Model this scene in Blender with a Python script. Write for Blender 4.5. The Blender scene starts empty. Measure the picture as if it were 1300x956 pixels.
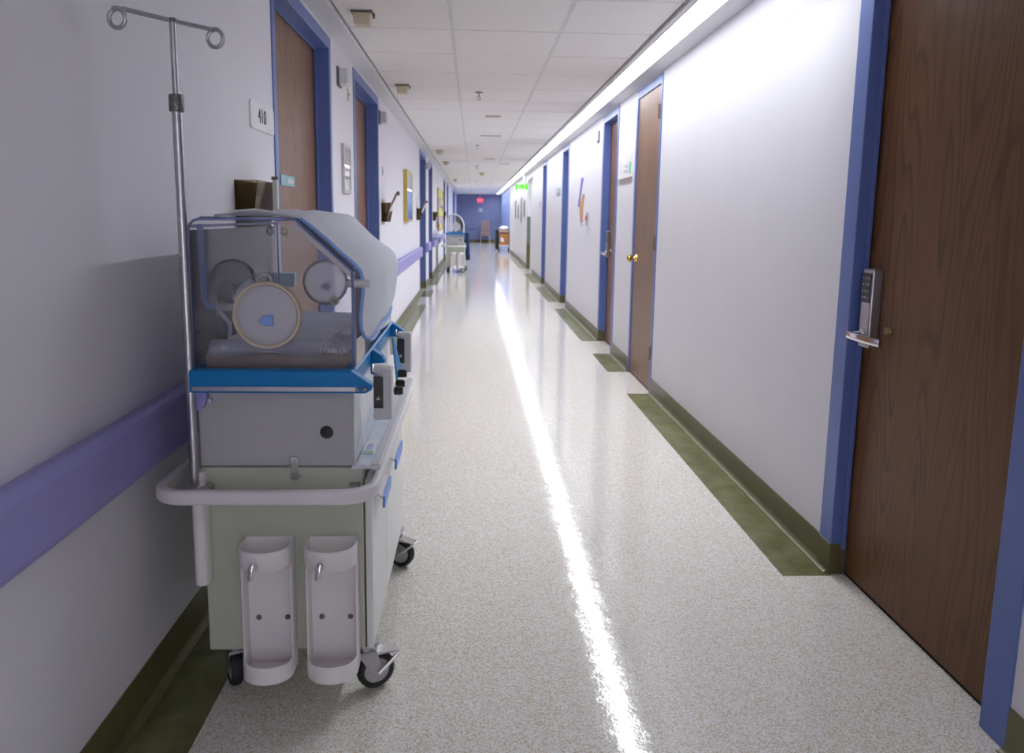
import bpy, bmesh, math, random
from mathutils import Vector, Matrix
random.seed(4)
S = bpy.context.scene
COL = S.collection
PI = math.pi

# ------------------------------------------------------------------ camera, world, light, exposure
H = 1.3
PAN, PITCH, ROLL, FPX = 0.049552, 0.156076, 0.0145958, 1008.97
_f = Vector((math.sin(PAN)*math.cos(PITCH), math.cos(PAN)*math.cos(PITCH), -math.sin(PITCH)))
_r = Vector((math.cos(PAN), -math.sin(PAN), 0))
_u = _r.cross(_f)
_r2 = math.cos(ROLL)*_r + math.sin(ROLL)*_u
_u2 = -math.sin(ROLL)*_r + math.cos(ROLL)*_u
cd = bpy.data.cameras.new('camera')
cam = bpy.data.objects.new('camera', cd)
COL.objects.link(cam)
cam.matrix_world = Matrix(((_r2.x, _u2.x, -_f.x, 0), (_r2.y, _u2.y, -_f.y, 0), (_r2.z, _u2.z, -_f.z, H), (0, 0, 0, 1)))
cd.sensor_width = 36
cd.sensor_fit = 'HORIZONTAL'
cd.lens = 36*FPX/1300
cd.shift_y = -44.5/1300
cd.clip_start = 0.05
cd.clip_end = 200
cd.dof.use_dof = True
cd.dof.focus_distance = 2.6
cd.dof.aperture_fstop = 5.6
S.camera = cam

wd = bpy.data.worlds.new('world')
S.world = wd
wd.use_nodes = True
wd.node_tree.nodes['Background'].inputs[0].default_value = (0.75, 0.8, 1, 1)
wd.node_tree.nodes['Background'].inputs[1].default_value = 0.05

S.view_settings.view_transform = 'Standard'
S.view_settings.look = 'None'
S.view_settings.gamma = 1
S.view_settings.use_curve_mapping = False
S.view_settings.exposure = 0.2
STRIP_POWER = 7.0
LAMP_WATTS = 23.0        # per 3 m length of tube lamp under the diffuser
LAMP_SPREAD = 142
REAR_GAIN = 4.8
STRIP_START = 2.8
REAR_FILL = (-6.9, -3.4)  # unseen lamps behind the camera, added to fill surfaces that face it
S.cycles.use_denoising = True
S.cycles.max_bounces = 10
S.cycles.diffuse_bounces = 6
S.cycles.transparent_max_bounces = 24
S.cycles.sample_clamp_indirect = 4.0

# ------------------------------------------------------------------ materials
def new_mat(name):
    m = bpy.data.materials.new(name)
    m.use_nodes = True
    return m, m.node_tree, m.node_tree.nodes['Principled BSDF']

def P(name, col, rough=0.5, metal=0.0, spec=0.5, vary=0.06, vscale=6.0, bump=0.0, bscale=200, coat=0.0):
    """plain paint / plastic / metal with a faint procedural variation"""
    m, t, b = new_mat(name)
    tc = t.nodes.new('ShaderNodeTexCoord')
    n = t.nodes.new('ShaderNodeTexNoise')
    n.inputs['Scale'].default_value = vscale
    n.inputs['Detail'].default_value = 4
    t.links.new(tc.outputs['Object'], n.inputs['Vector'])
    r = t.nodes.new('ShaderNodeValToRGB')
    r.color_ramp.elements[0].position = 0.3
    r.color_ramp.elements[1].position = 0.7
    r.color_ramp.elements[0].color = tuple(c*(1-vary) for c in col) + (1,)
    r.color_ramp.elements[1].color = tuple(min(1, c*(1+vary)) for c in col) + (1,)
    t.links.new(n.outputs['Fac'], r.inputs[0])
    t.links.new(r.outputs[0], b.inputs['Base Color'])
    b.inputs['Roughness'].default_value = rough
    b.inputs['Metallic'].default_value = metal
    b.inputs['Specular IOR Level'].default_value = spec
    b.inputs['Coat Weight'].default_value = coat
    if bump:
        n2 = t.nodes.new('ShaderNodeTexNoise')
        n2.inputs['Scale'].default_value = bscale
        t.links.new(tc.outputs['Object'], n2.inputs['Vector'])
        bp = t.nodes.new('ShaderNodeBump')
        bp.inputs['Strength'].default_value = bump
        bp.inputs['Distance'].default_value = 0.002
        t.links.new(n2.outputs['Fac'], bp.inputs['Height'])
        t.links.new(bp.outputs[0], b.inputs['Normal'])
    return m

def clear_mat(name, tint, gloss=1.0, rough=0.02, base=0.0, haze=0.0):
    """thin clear sheet: lets light straight through with a tint, mirrors by angle"""
    m, t, b = new_mat(name)
    out = t.nodes['Material Output']
    tr = t.nodes.new('ShaderNodeBsdfTransparent')
    tr.inputs[0].default_value = tint + (1,)
    gl = t.nodes.new('ShaderNodeBsdfGlossy')
    gl.inputs['Roughness'].default_value = rough
    fr = t.nodes.new('ShaderNodeFresnel')
    fr.inputs['IOR'].default_value = 1.45
    ml = t.nodes.new('ShaderNodeMath')
    ml.operation = 'MULTIPLY_ADD'
    ml.inputs[1].default_value = gloss
    ml.inputs[2].default_value = base
    t.links.new(fr.outputs[0], ml.inputs[0])
    mx = t.nodes.new('ShaderNodeMixShader')
    t.links.new(ml.outputs[0], mx.inputs[0])
    body = tr.outputs[0]
    if haze:  # milky veil of the acrylic, raised to lighten the hood interior
        df = t.nodes.new('ShaderNodeBsdfDiffuse')
        df.inputs[0].default_value = (0.85, 0.85, 0.92, 1)
        tl = t.nodes.new('ShaderNodeBsdfTranslucent')
        tl.inputs[0].default_value = (0.85, 0.85, 0.92, 1)
        ad = t.nodes.new('ShaderNodeMixShader'); ad.inputs[0].default_value = 0.5
        t.links.new(df.outputs[0], ad.inputs[1]); t.links.new(tl.outputs[0], ad.inputs[2])
        hz = t.nodes.new('ShaderNodeMixShader'); hz.inputs[0].default_value = haze
        t.links.new(tr.outputs[0], hz.inputs[1]); t.links.new(ad.outputs[0], hz.inputs[2])
        body = hz.outputs[0]
    t.links.new(body, mx.inputs[1])
    t.links.new(gl.outputs[0], mx.inputs[2])
    t.links.new(mx.outputs[0], out.inputs['Surface'])
    return m

def milky_mat(name, col, opacity, rough=0.35):
    m, t, b = new_mat(name)
    out = t.nodes['Material Output']
    tc = t.nodes.new('ShaderNodeTexCoord')
    n = t.nodes.new('ShaderNodeTexNoise')
    n.inputs['Scale'].default_value = 26
    n.inputs['Distortion'].default_value = 1.2
    t.links.new(tc.outputs['Object'], n.inputs['Vector'])
    bp = t.nodes.new('ShaderNodeBump')
    bp.inputs['Strength'].default_value = 0.6
    bp.inputs['Distance'].default_value = 0.006
    t.links.new(n.outputs['Fac'], bp.inputs['Height'])
    t.links.new(bp.outputs[0], b.inputs['Normal'])
    b.inputs['Base Color'].default_value = col + (1,)
    b.inputs['Roughness'].default_value = rough
    tr = t.nodes.new('ShaderNodeBsdfTransparent')
    tl = t.nodes.new('ShaderNodeBsdfTranslucent')
    tl.inputs[0].default_value = col + (1,)
    m2 = t.nodes.new('ShaderNodeMixShader')
    m2.inputs[0].default_value = 0.35
    t.links.new(b.outputs[0], m2.inputs[1])
    t.links.new(tl.outputs[0], m2.inputs[2])
    mx = t.nodes.new('ShaderNodeMixShader')
    mx.inputs[0].default_value = opacity
    t.links.new(tr.outputs[0], mx.inputs[1])
    t.links.new(m2.outputs[0], mx.inputs[2])
    t.links.new(mx.outputs[0], out.inputs['Surface'])
    return m

def cloth_mat(name, col, thru):
    m = P(name, col, 0.9, vary=0.03, bump=0.3, bscale=500, spec=0.2)
    t = m.node_tree
    b = t.nodes['Principled BSDF']
    tl = t.nodes.new('ShaderNodeBsdfTranslucent')
    tl.inputs[0].default_value = col + (1,)
    mx = t.nodes.new('ShaderNodeMixShader')
    mx.inputs[0].default_value = thru
    t.links.new(b.outputs[0], mx.inputs[1]); t.links.new(tl.outputs[0], mx.inputs[2])
    t.links.new(mx.outputs[0], t.nodes['Material Output'].inputs['Surface'])
    return m

def emit(name, col, strength):
    m, t, b = new_mat(name)
    b.inputs['Base Color'].default_value = tuple(c*0.25 for c in col) + (1,)
    b.inputs['Emission Color'].default_value = col + (1,)
    b.inputs['Emission Strength'].default_value = strength
    return m

def wood_mat(name, light, mid, dark):
    m, t, b = new_mat(name)
    N, L = t.nodes, t.links
    tc = N.new('ShaderNodeTexCoord')
    def noise(sc, det, dist=0.0, rough=0.5):
        mp = N.new('ShaderNodeMapping')
        mp.inputs['Scale'].default_value = sc
        L.new(tc.outputs['Object'], mp.inputs['Vector'])
        n = N.new('ShaderNodeTexNoise')
        n.inputs['Scale'].default_value = 1
        n.inputs['Detail'].default_value = det
        n.inputs['Distortion'].default_value = dist
        n.inputs['Roughness'].default_value = rough
        L.new(mp.outputs[0], n.inputs['Vector'])
        return n
    f1 = noise((3, 3.4, 0.42), 1.6)               # slow field; its contour lines are the cathedral grain
    mu = N.new('ShaderNodeMath'); mu.operation = 'MULTIPLY'; mu.inputs[1].default_value = 30
    L.new(f1.outputs['Fac'], mu.inputs[0])
    fr = N.new('ShaderNodeMath'); fr.operation = 'FRACT'
    L.new(mu.outputs[0], fr.inputs[0])
    r1 = N.new('ShaderNodeValToRGB')
    e = r1.color_ramp.elements
    e[0].position = 0.0; e[0].color = dark + (1,)
    e[1].position = 0.22; e[1].color = mid + (1,)
    e2 = r1.color_ramp.elements.new(0.8); e2.color = light + (1,)
    e3 = r1.color_ramp.elements.new(1.0); e3.color = dark + (1,)
    L.new(fr.outputs[0], r1.inputs[0])
    f2 = noise((160, 190, 4.5), 3.0)              # pores
    r2 = N.new('ShaderNodeValToRGB')
    r2.color_ramp.elements[0].position = 0.36; r2.color_ramp.elements[0].color = (0.28, 0.25, 0.22, 1)
    r2.color_ramp.elements[1].position = 0.56; r2.color_ramp.elements[1].color = (1, 1, 1, 1)
    L.new(f2.outputs['Fac'], r2.inputs[0])
    mx = N.new('ShaderNodeMix'); mx.data_type = 'RGBA'; mx.blend_type = 'MULTIPLY'
    mx.inputs['Factor'].default_value = 0.8
    L.new(r1.outputs[0], mx.inputs['A']); L.new(r2.outputs[0], mx.inputs['B'])
    f3 = noise((7, 9, 0.5), 2.0)
    mx2 = N.new('ShaderNodeMix'); mx2.data_type = 'RGBA'
    L.new(f3.outputs['Fac'], mx2.inputs['Factor'])
    L.new(mx.outputs['Result'], mx2.inputs['A'])
    mx2.inputs['B'].default_value = mid + (1,)
    L.new(mx2.outputs['Result'], b.inputs['Base Color'])
    b.inputs['Roughness'].default_value = 0.38
    b.inputs['Specular IOR Level'].default_value = 0.28
    return m

def floor_mat():
    m, t, b = new_mat('floor_vinyl')
    N, L = t.nodes, t.links
    tc = N.new('ShaderNodeTexCoord')
    v = N.new('ShaderNodeTexVoronoi'); v.inputs['Scale'].default_value = 270
    L.new(tc.outputs['Object'], v.inputs['Vector'])
    sep = N.new('ShaderNodeSeparateColor'); L.new(v.outputs['Color'], sep.inputs[0])
    r = N.new('ShaderNodeValToRGB'); r.color_ramp.interpolation = 'CONSTANT'
    e = r.color_ramp.elements
    e[0].position = 0; e[0].color = (0.56, 0.48, 0.36, 1)
    e[1].position = 0.17; e[1].color = (0.74, 0.72, 0.68, 1)
    for p, c in ((0.34, (0.66, 0.58, 0.44, 1)), (0.5, (0.80, 0.78, 0.75, 1)), (0.78, (0.86, 0.85, 0.83, 1)), (0.92, (0.66, 0.64, 0.60, 1))):
        x = e.new(p); x.color = c
    L.new(sep.outputs[0], r.inputs[0])
    L.new(r.outputs[0], b.inputs['Base Color'])
    n = N.new('ShaderNodeTexNoise'); n.inputs['Scale'].default_value = 20; n.inputs['Detail'].default_value = 2
    L.new(tc.outputs['Object'], n.inputs['Vector'])
    n2 = N.new('ShaderNodeTexNoise'); n2.inputs['Scale'].default_value = 150; n2.inputs['Detail'].default_value = 1
    L.new(tc.outputs['Object'], n2.inputs['Vector'])
    ad = N.new('ShaderNodeMath'); ad.operation = 'MULTIPLY_ADD'; ad.inputs[1].default_value = 0.22
    L.new(n2.outputs['Fac'], ad.inputs[0]); L.new(n.outputs['Fac'], ad.inputs[2])
    bp = N.new('ShaderNodeBump'); bp.inputs['Strength'].default_value = 0.14; bp.inputs['Distance'].default_value = 0.004
    L.new(ad.outputs[0], bp.inputs['Height'])
    L.new(bp.outputs[0], b.inputs['Normal'])
    b.inputs['Roughness'].default_value = 0.08
    b.inputs['Specular IOR Level'].default_value = 0.5
    return m

def olive_mat():
    m, t, b = new_mat('olive_vinyl')
    N, L = t.nodes, t.links
    tc = N.new('ShaderNodeTexCoord')
    n = N.new('ShaderNodeTexNoise'); n.inputs['Scale'].default_value = 7; n.inputs['Detail'].default_value = 7; n.inputs['Roughness'].default_value = 0.7
    L.new(tc.outputs['Object'], n.inputs['Vector'])
    r = N.new('ShaderNodeValToRGB')
    e = r.color_ramp.elements
    e[0].position = 0.36; e[0].color = (0.095, 0.09, 0.022, 1)
    e[1].position = 0.62; e[1].color = (0.19, 0.20, 0.09, 1)
    L.new(n.outputs['Fac'], r.inputs[0]); L.new(r.outputs[0], b.inputs['Base Color'])
    b.inputs['Roughness'].default_value = 0.28
    return m

def marble_mat():
    m, t, b = new_mat('pale_streaked_plastic')
    N, L = t.nodes, t.links
    tc = N.new('ShaderNodeTexCoord')
    n = N.new('ShaderNodeTexNoise'); n.inputs['Scale'].default_value = 14; n.inputs['Detail'].default_value = 5; n.inputs['Distortion'].default_value = 2
    L.new(tc.outputs['Object'], n.inputs['Vector'])
    r = N.new('ShaderNodeValToRGB')
    r.color_ramp.elements[0].position = 0.35; r.color_ramp.elements[0].color = (0.5, 0.6, 0.74, 1)
    r.color_ramp.elements[1].position = 0.55; r.color_ramp.elements[1].color = (0.7, 0.71, 0.74, 1)
    L.new(n.outputs['Fac'], r.inputs[0]); L.new(r.outputs[0], b.inputs['Base Color'])
    b.inputs['Roughness'].default_value = 0.3
    return m

M = dict(
    wall=P('wall_paint', (0.77, 0.76, 0.81), 0.6, spec=0.3, vary=0.012, vscale=2.5, bump=0.05, bscale=160),
    soffit=P('soffit_paint', (0.66, 0.66, 0.69), 0.5, vary=0.01),
    tile=P('ceiling_board', (0.80, 0.78, 0.78), 0.85, vary=0.05, vscale=90, bump=0.25, bscale=350),
    grid=P('ceiling_grid_paint', (0.64, 0.63, 0.64), 0.5),
    blue=P('blue_frame_paint', (0.12, 0.175, 0.44), 0.34, vary=0.04, spec=0.35),
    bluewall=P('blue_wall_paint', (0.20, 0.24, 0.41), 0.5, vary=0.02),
    litblue=P('lit_blue_wall_paint', (0.30, 0.40, 0.72), 0.5, vary=0.02),  # blue wall colour lightened to carry the strip light falling on it
    violet=P('violet_rail_vinyl', (0.32, 0.30, 0.63), 0.4, vary=0.02, spec=0.3),
    wood=wood_mat('walnut_laminate', (0.20, 0.088, 0.030), (0.150, 0.064, 0.021), (0.035, 0.014, 0.006)),
    litwood=wood_mat('lit_walnut_laminate', (0.31, 0.17, 0.10), (0.25, 0.137, 0.08), (0.13, 0.068, 0.04)),  # same walnut laminate, stronger light on these doors put into the colour
    floor=floor_mat(), olive=olive_mat(),
    oliveb=P('olive_base_vinyl', (0.125, 0.115, 0.045), 0.32, vary=0.12, vscale=9),
    cream=P('cream_enamel', (0.50, 0.53, 0.43), 0.38, vary=0.02),
    side=P('lit_cream_enamel', (0.74, 0.76, 0.74), 0.35, vary=0.02),  # cabinet enamel again, lightened for the side that catches the light
    grey=P('grey_enamel', (0.45, 0.44, 0.455), 0.4, vary=0.03),
    lightgrey=P('light_grey_plastic', (0.60, 0.60, 0.62), 0.4, vary=0.02),
    white=P('white_plastic', (0.84, 0.80, 0.80), 0.4, vary=0.02),
    bumper=P('bumper_vinyl', (0.76, 0.73, 0.75), 0.42, vary=0.03),
    deck=P('blue_plastic', (0.002, 0.19, 0.50), 0.38, vary=0.04, spec=0.3),
    handle=P('bright_blue_plastic', (0.05, 0.23, 0.75), 0.35),
    chrome=P('chrome', (0.75, 0.75, 0.77), 0.12, metal=1.0, vary=0.02),
    steel=P('brushed_steel', (0.48, 0.48, 0.50), 0.28, metal=1.0, vary=0.05, vscale=40),
    darksteel=P('dark_grey_metal', (0.17, 0.17, 0.18), 0.4, metal=0.6),
    brass=P('brass', (0.80, 0.50, 0.14), 0.18, metal=1.0, vary=0.03),
    bronze=P('worn_brass', (0.33, 0.26, 0.13), 0.35, metal=1.0),
    black=P('black_plastic', (0.012, 0.012, 0.014), 0.35),
    rubber=P('black_rubber', (0.02, 0.02, 0.022), 0.55),
    clear=clear_mat('clear_acrylic', (0.975, 0.975, 0.988), 1.0, haze=0.07),
    glass=clear_mat('picture_glass', (0.95, 0.95, 0.97), 2.0),
    smoky=clear_mat('smoky_acrylic', (0.60, 0.545, 0.42), 0.45),
    edge=milky_mat('acrylic_edge', (0.24, 0.32, 0.70), 0.6, 0.15),
    milky=milky_mat('sleeve_film', (0.83, 0.83, 0.90), 0.82),
    rib=P('tan_gasket', (0.68, 0.58, 0.45), 0.5),
    ivory=P('ivory_plastic', (0.72, 0.70, 0.60), 0.4),
    cloth=cloth_mat('pale_blue_cloth', (0.92, 0.94, 0.99), 0.46),
    hem=P('blue_hem_tape', (0.26, 0.42, 0.85), 0.7),
    sheet=P('white_sheet', (0.88, 0.88, 0.92), 0.8, vary=0.03, bump=0.3, bscale=300),
    tray=P('brown_tray', (0.30, 0.22, 0.17), 0.4),
    film=milky_mat('rolled_film', (0.70, 0.72, 0.86), 0.5, 0.2),
    marble=marble_mat(),
    knob=P('pale_yellow_plastic', (0.75, 0.74, 0.35), 0.4),
    beige=P('beige_plastic', (0.60, 0.53, 0.38), 0.5),
    teal=P('teal_plate', (0.25, 0.47, 0.55), 0.4),
    navy=P('navy_cloth', (0.010, 0.035, 0.11), 0.8),
    gold=P('gold_frame', (0.52, 0.40, 0.10), 0.35, metal=0.5),
    silver=P('pale_metal_frame', (0.55, 0.50, 0.50), 0.35, metal=0.5),
    paper=P('paper', (0.80, 0.80, 0.83), 0.6),
    papergreen=P('pale_green_paper', (0.50, 0.72, 0.58), 0.6),
    tan=P('tan_board', (0.48, 0.33, 0.23), 0.5),
    cork=P('cork_board', (0.50, 0.36, 0.25), 0.8, vary=0.2, vscale=60),
    yellow=P('yellow_paper', (0.72, 0.70, 0.16), 0.7),
    violetpaper=P('violet_paper', (0.20, 0.16, 0.55), 0.7),
    bluepaper=P('pale_blue_paper', (0.42, 0.46, 0.68), 0.7),
    orange=P('orange_paper', (0.62, 0.32, 0.17), 0.7),
    red=P('red_plastic', (0.6, 0.05, 0.06), 0.4),
    green=P('green_sticker', (0.12, 0.62, 0.22), 0.5),
    greenguard=P('grey_green_guard', (0.16, 0.21, 0.18), 0.5),
    carton=P('orange_brown_box', (0.48, 0.20, 0.05), 0.6, vary=0.08),
    pinkcloth=P('dusty_pink_upholstery', (0.30, 0.21, 0.21), 0.8),
    palewood=P('pale_beech', (0.52, 0.36, 0.24), 0.4),
    ink=P('black_ink', (0.01, 0.01, 0.012), 0.6),
    printgrey=P('grey_print', (0.20, 0.20, 0.26), 0.6),  # dark grey of the framed prints
    strip=emit('lamp_diffuser', (0.91, 0.945, 1.0), STRIP_POWER),
    exitred=emit('exit_red', (0.95, 0.06, 0.13), 1.1),
    exitredl=emit('exit_red_letters', (1.0, 0.35, 0.4), 1.3),
    exitgreen=emit('exit_green', (0.10, 0.85, 0.01), 1.0),
    exitpale=emit('exit_pale', (0.55, 0.85, 0.50), 0.75),
)

# ------------------------------------------------------------------ mesh helpers
class MB:
    def __init__(s): s.bm = bmesh.new()
    def box(s, x0, x1, y0, y1, z0, z1):
        v = [s.bm.verts.new(p) for p in ((x0,y0,z0),(x1,y0,z0),(x1,y1,z0),(x0,y1,z0),(x0,y0,z1),(x1,y0,z1),(x1,y1,z1),(x0,y1,z1))]
        for f in ((3,2,1,0),(4,5,6,7),(0,1,5,4),(1,2,6,5),(2,3,7,6),(3,0,4,7)):
            s.bm.faces.new([v[i] for i in f])
        return s
    def hexa(s, pts):
        v = [s.bm.verts.new(p) for p in pts]
        for f in ((3,2,1,0),(4,5,6,7),(0,1,5,4),(1,2,6,5),(2,3,7,6),(3,0,4,7)):
            s.bm.faces.new([v[i] for i in f])
        return s
    def prism(s, prof, a0, a1, axis='y'):
        def at(p, a):
            return {'y': (p[0], a, p[1]), 'x': (a, p[0], p[1]), 'z': (p[0], p[1], a)}[axis]
        A = [s.bm.verts.new(at(p, a0)) for p in prof]
        B = [s.bm.verts.new(at(p, a1)) for p in prof]
        n = len(prof)
        s.bm.faces.new(A); s.bm.faces.new(B[::-1])
        for i in range(n):
            s.bm.faces.new([A[i], B[i], B[(i+1) % n], A[(i+1) % n]])
        return s
    def tube(s, pts, r, n=12, closed=False, flat=None, up=Vector((0,0,1))):
        """sweep a circle (or a flat rounded section (half width, half height)) along pts"""
        pts = [Vector(p) for p in pts]
        rings = []
        m = len(pts)
        prev = None
        for i, p in enumerate(pts):
            a = pts[(i-1) % m] if (closed or i > 0) else p
            b = pts[(i+1) % m] if (closed or i < m-1) else p
            t = (b-a).normalized()
            if flat:
                e1 = t.cross(up).normalized(); e2 = up
            else:
                if prev is None:
                    ref = Vector((0,0,1)) if abs(t.z) < 0.9 else Vector((1,0,0))
                    e1 = t.cross(ref).normalized()
                else:
                    e1 = (prev - t*prev.dot(t)).normalized()
                prev = e1
                e2 = t.cross(e1)
            rr = r[i] if isinstance(r, (list, tuple)) else r
            ring = []
            for k in range(n):
                a_ = 2*PI*k/n
                c, q = math.cos(a_), math.sin(a_)
                if flat:
                    sg = lambda v: math.copysign(abs(v)**0.5, v)
                    ring.append(s.bm.verts.new(p + e1*sg(c)*flat[0] + e2*sg(q)*flat[1]))
                else:
                    ring.append(s.bm.verts.new(p + (e1*c + e2*q)*rr))
            rings.append(ring)
        rng = range(m if closed else m-1)
        for i in rng:
            A, B = rings[i], rings[(i+1) % m]
            for k in range(n):
                s.bm.faces.new([A[k], A[(k+1) % n], B[(k+1) % n], B[k]])
        if not closed:
            s.bm.faces.new(rings[0][::-1]); s.bm.faces.new(rings[-1])
        return s
    def cyl(s, p0, p1, r, n=20): return s.tube([p0, p1], r, n)
    def lathe(s, prof, n=28, c=(0,0,0), axis='z'):
        """prof: (radius, height) pairs, closed to the axis at both ends if radius is 0"""
        c = Vector(c)
        def at(r, h, a):
            x, y = r*math.cos(a), r*math.sin(a)
            return c + {'z': Vector((x, y, h)), 'y': Vector((x, h, y)), 'x': Vector((h, x, y))}[axis]
        rings = []
        for r, h in prof:
            if r < 1e-6: rings.append([s.bm.verts.new(at(0, h, 0))])
            else: rings.append([s.bm.verts.new(at(r, h, 2*PI*k/n)) for k in range(n)])
        for A, B in zip(rings, rings[1:]):
            for k in range(n):
                j = (k+1) % n
                if len(A) == 1 and len(B) == 1: continue
                if len(A) == 1: s.bm.faces.new([A[0], B[j], B[k]])
                elif len(B) == 1: s.bm.faces.new([A[k], A[j], B[0]])
                else: s.bm.faces.new([A[k], A[j], B[j], B[k]])
        return s
    def torus(s, c, R, r, axis='y', n=36, m=10):
        pts = []
        for k in range(n):
            a = 2*PI*k/n
            x, y = R*math.cos(a), R*math.sin(a)
            pts.append(Vector(c) + {'y': Vector((x, 0, y)), 'x': Vector((0, x, y)), 'z': Vector((x, y, 0))}[axis])
        return s.tube(pts, r, m, closed=True)
    def ellipsoid(s, c, rad, nu=18, nv=10):
        c = Vector(c)
        rings = []
        for i in range(nv+1):
            a = -PI/2 + PI*i/nv
            if i in (0, nv): rings.append([s.bm.verts.new(c + Vector((0, 0, rad[2]*math.sin(a))))])
            else: rings.append([s.bm.verts.new(c + Vector((rad[0]*math.cos(a)*math.cos(2*PI*k/nu), rad[1]*math.cos(a)*math.sin(2*PI*k/nu), rad[2]*math.sin(a)))) for k in range(nu)])
        for A, B in zip(rings, rings[1:]):
            for k in range(nu):
                j = (k+1) % nu
                if len(A) == 1: s.bm.faces.new([A[0], B[j], B[k]])
                elif len(B) == 1: s.bm.faces.new([A[k], A[j], B[0]])
                else: s.bm.faces.new([A[k], A[j], B[j], B[k]])
        return s

WORLD = {}
def wloc(o): return WORLD.get(o.name, Vector((0,0,0))) if o else Vector((0,0,0))

def obj(name, mb, mat, parent=None, bevel=0.0, smooth=None, seg=2, loc=None, solid=0.0, kind=None, label=None):
    """link a bmesh given in world coordinates as one object; its origin is the parent's origin (or loc)"""
    bm = mb.bm
    bmesh.ops.recalc_face_normals(bm, faces=bm.faces[:])
    base = wloc(parent) if loc is None else Vector(loc)
    bmesh.ops.translate(bm, verts=bm.verts[:], vec=-base)
    me = bpy.data.meshes.new(name)
    bm.to_mesh(me); bm.free()
    me.materials.append(M[mat] if isinstance(mat, str) else mat)
    if smooth is not None:
        for p in me.polygons: p.use_smooth = True
        me.set_sharp_from_angle(angle=math.radians(smooth))
    o = bpy.data.objects.new(name, me)
    COL.objects.link(o)
    WORLD[o.name] = base
    if parent:
        o.parent = parent
        o.location = base - wloc(parent)
    else:
        o.location = base
    if solid:
        md = o.modifiers.new('solid', 'SOLIDIFY'); md.thickness = solid; md.offset = 0
    if bevel:
        md = o.modifiers.new('bevel', 'BEVEL'); md.width = bevel; md.segments = seg; md.limit_method = 'ANGLE'; md.angle_limit = math.radians(40)
    if kind: o['kind'] = kind
    if label: o['label'] = label
    return o

def tag(o, label=None, cat=None, group=None, kind=None):
    if label: o['label'] = label
    if cat: o['category'] = cat
    if group: o['group'] = group
    if kind: o['kind'] = kind
    return o

def thing(name, loc, label, cat, group=None, kind=None):
    o = bpy.data.objects.new(name, None)
    o.empty_display_size = 0.1
    COL.objects.link(o)
    o.location = loc
    WORLD[o.name] = Vector(loc)
    return tag(o, label, cat, group, kind)

def text_obj(name, s, size, mat, origin, xdir, updir, parent, depth=0.001, align='CENTER'):
    """flat lettering as a thin mesh; xdir = reading direction"""
    cu = bpy.data.curves.new(name, 'FONT')
    cu.body = s; cu.size = size; cu.extrude = depth; cu.align_x = align; cu.align_y = 'CENTER'; cu.resolution_u = 3; cu.offset = -0.012*size
    tmp = bpy.data.objects.new('tmp', cu)
    me = bpy.data.meshes.new_from_object(tmp)
    bpy.data.objects.remove(tmp); bpy.data.curves.remove(cu)
    x, u = Vector(xdir), Vector(updir)
    n = x.cross(u)
    mt = Matrix(((x.x, u.x, n.x, origin[0]), (x.y, u.y, n.y, origin[1]), (x.z, u.z, n.z, origin[2]), (0,0,0,1)))
    me.transform(Matrix.Translation(-wloc(parent)) @ mt)
    me.materials.clear(); me.materials.append(M[mat])
    o = bpy.data.objects.new(name, me)
    COL.objects.link(o); o.parent = parent
    WORLD[o.name] = wloc(parent)
    return o

def arc(cx, cy, r, a0, a1, n=8):
    return [(cx + r*math.cos(a0+(a1-a0)*i/n), cy + r*math.sin(a0+(a1-a0)*i/n)) for i in range(n+1)]

# ------------------------------------------------------------------ the shell
XR, XL, ZC, YB, YF = 1.335, -0.86, 2.36, -7.5, 40.0
ZS = 2.34

def slab_with_holes(name, x0, x1, y0, y1, z0, z1, holes, mat):
    """a wall running along y as one connected solid; holes = (ya, yb, ztop) from the floor up"""
    ys = sorted({y0, y1, *[h[0] for h in holes], *[h[1] for h in holes]})
    zs = sorted({z0, z1, *[h[2] for h in holes if h[2] < z1]})
    def solid(i, k):
        if i < 0 or k < 0 or i >= len(ys)-1 or k >= len(zs)-1: return False
        yc, zc = (ys[i]+ys[i+1])/2, (zs[k]+zs[k+1])/2
        return not any(h[0] < yc < h[1] and zc < h[2] for h in holes)
    mb = MB(); V = {}
    def v(s, i, k):
        if (s, i, k) not in V: V[(s, i, k)] = mb.bm.verts.new(((x0, x1)[s], ys[i], zs[k]))
        return V[(s, i, k)]
    for i in range(len(ys)-1):
        for k in range(len(zs)-1):
            if not solid(i, k): continue
            mb.bm.faces.new([v(0,i,k), v(0,i+1,k), v(0,i+1,k+1), v(0,i,k+1)])
            mb.bm.faces.new([v(1,i,k), v(1,i,k+1), v(1,i+1,k+1), v(1,i+1,k)])
            for di, dk, a, b in ((-1,0,(i,k),(i,k+1)), (1,0,(i+1,k),(i+1,k+1)), (0,-1,(i,k),(i+1,k)), (0,1,(i,k+1),(i+1,k+1))):
                if not solid(i+di, k+dk):
                    mb.bm.faces.new([v(0,*a), v(0,*b), v(1,*b), v(1,*a)])
    return obj(name, mb, mat, kind='structure')

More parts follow.
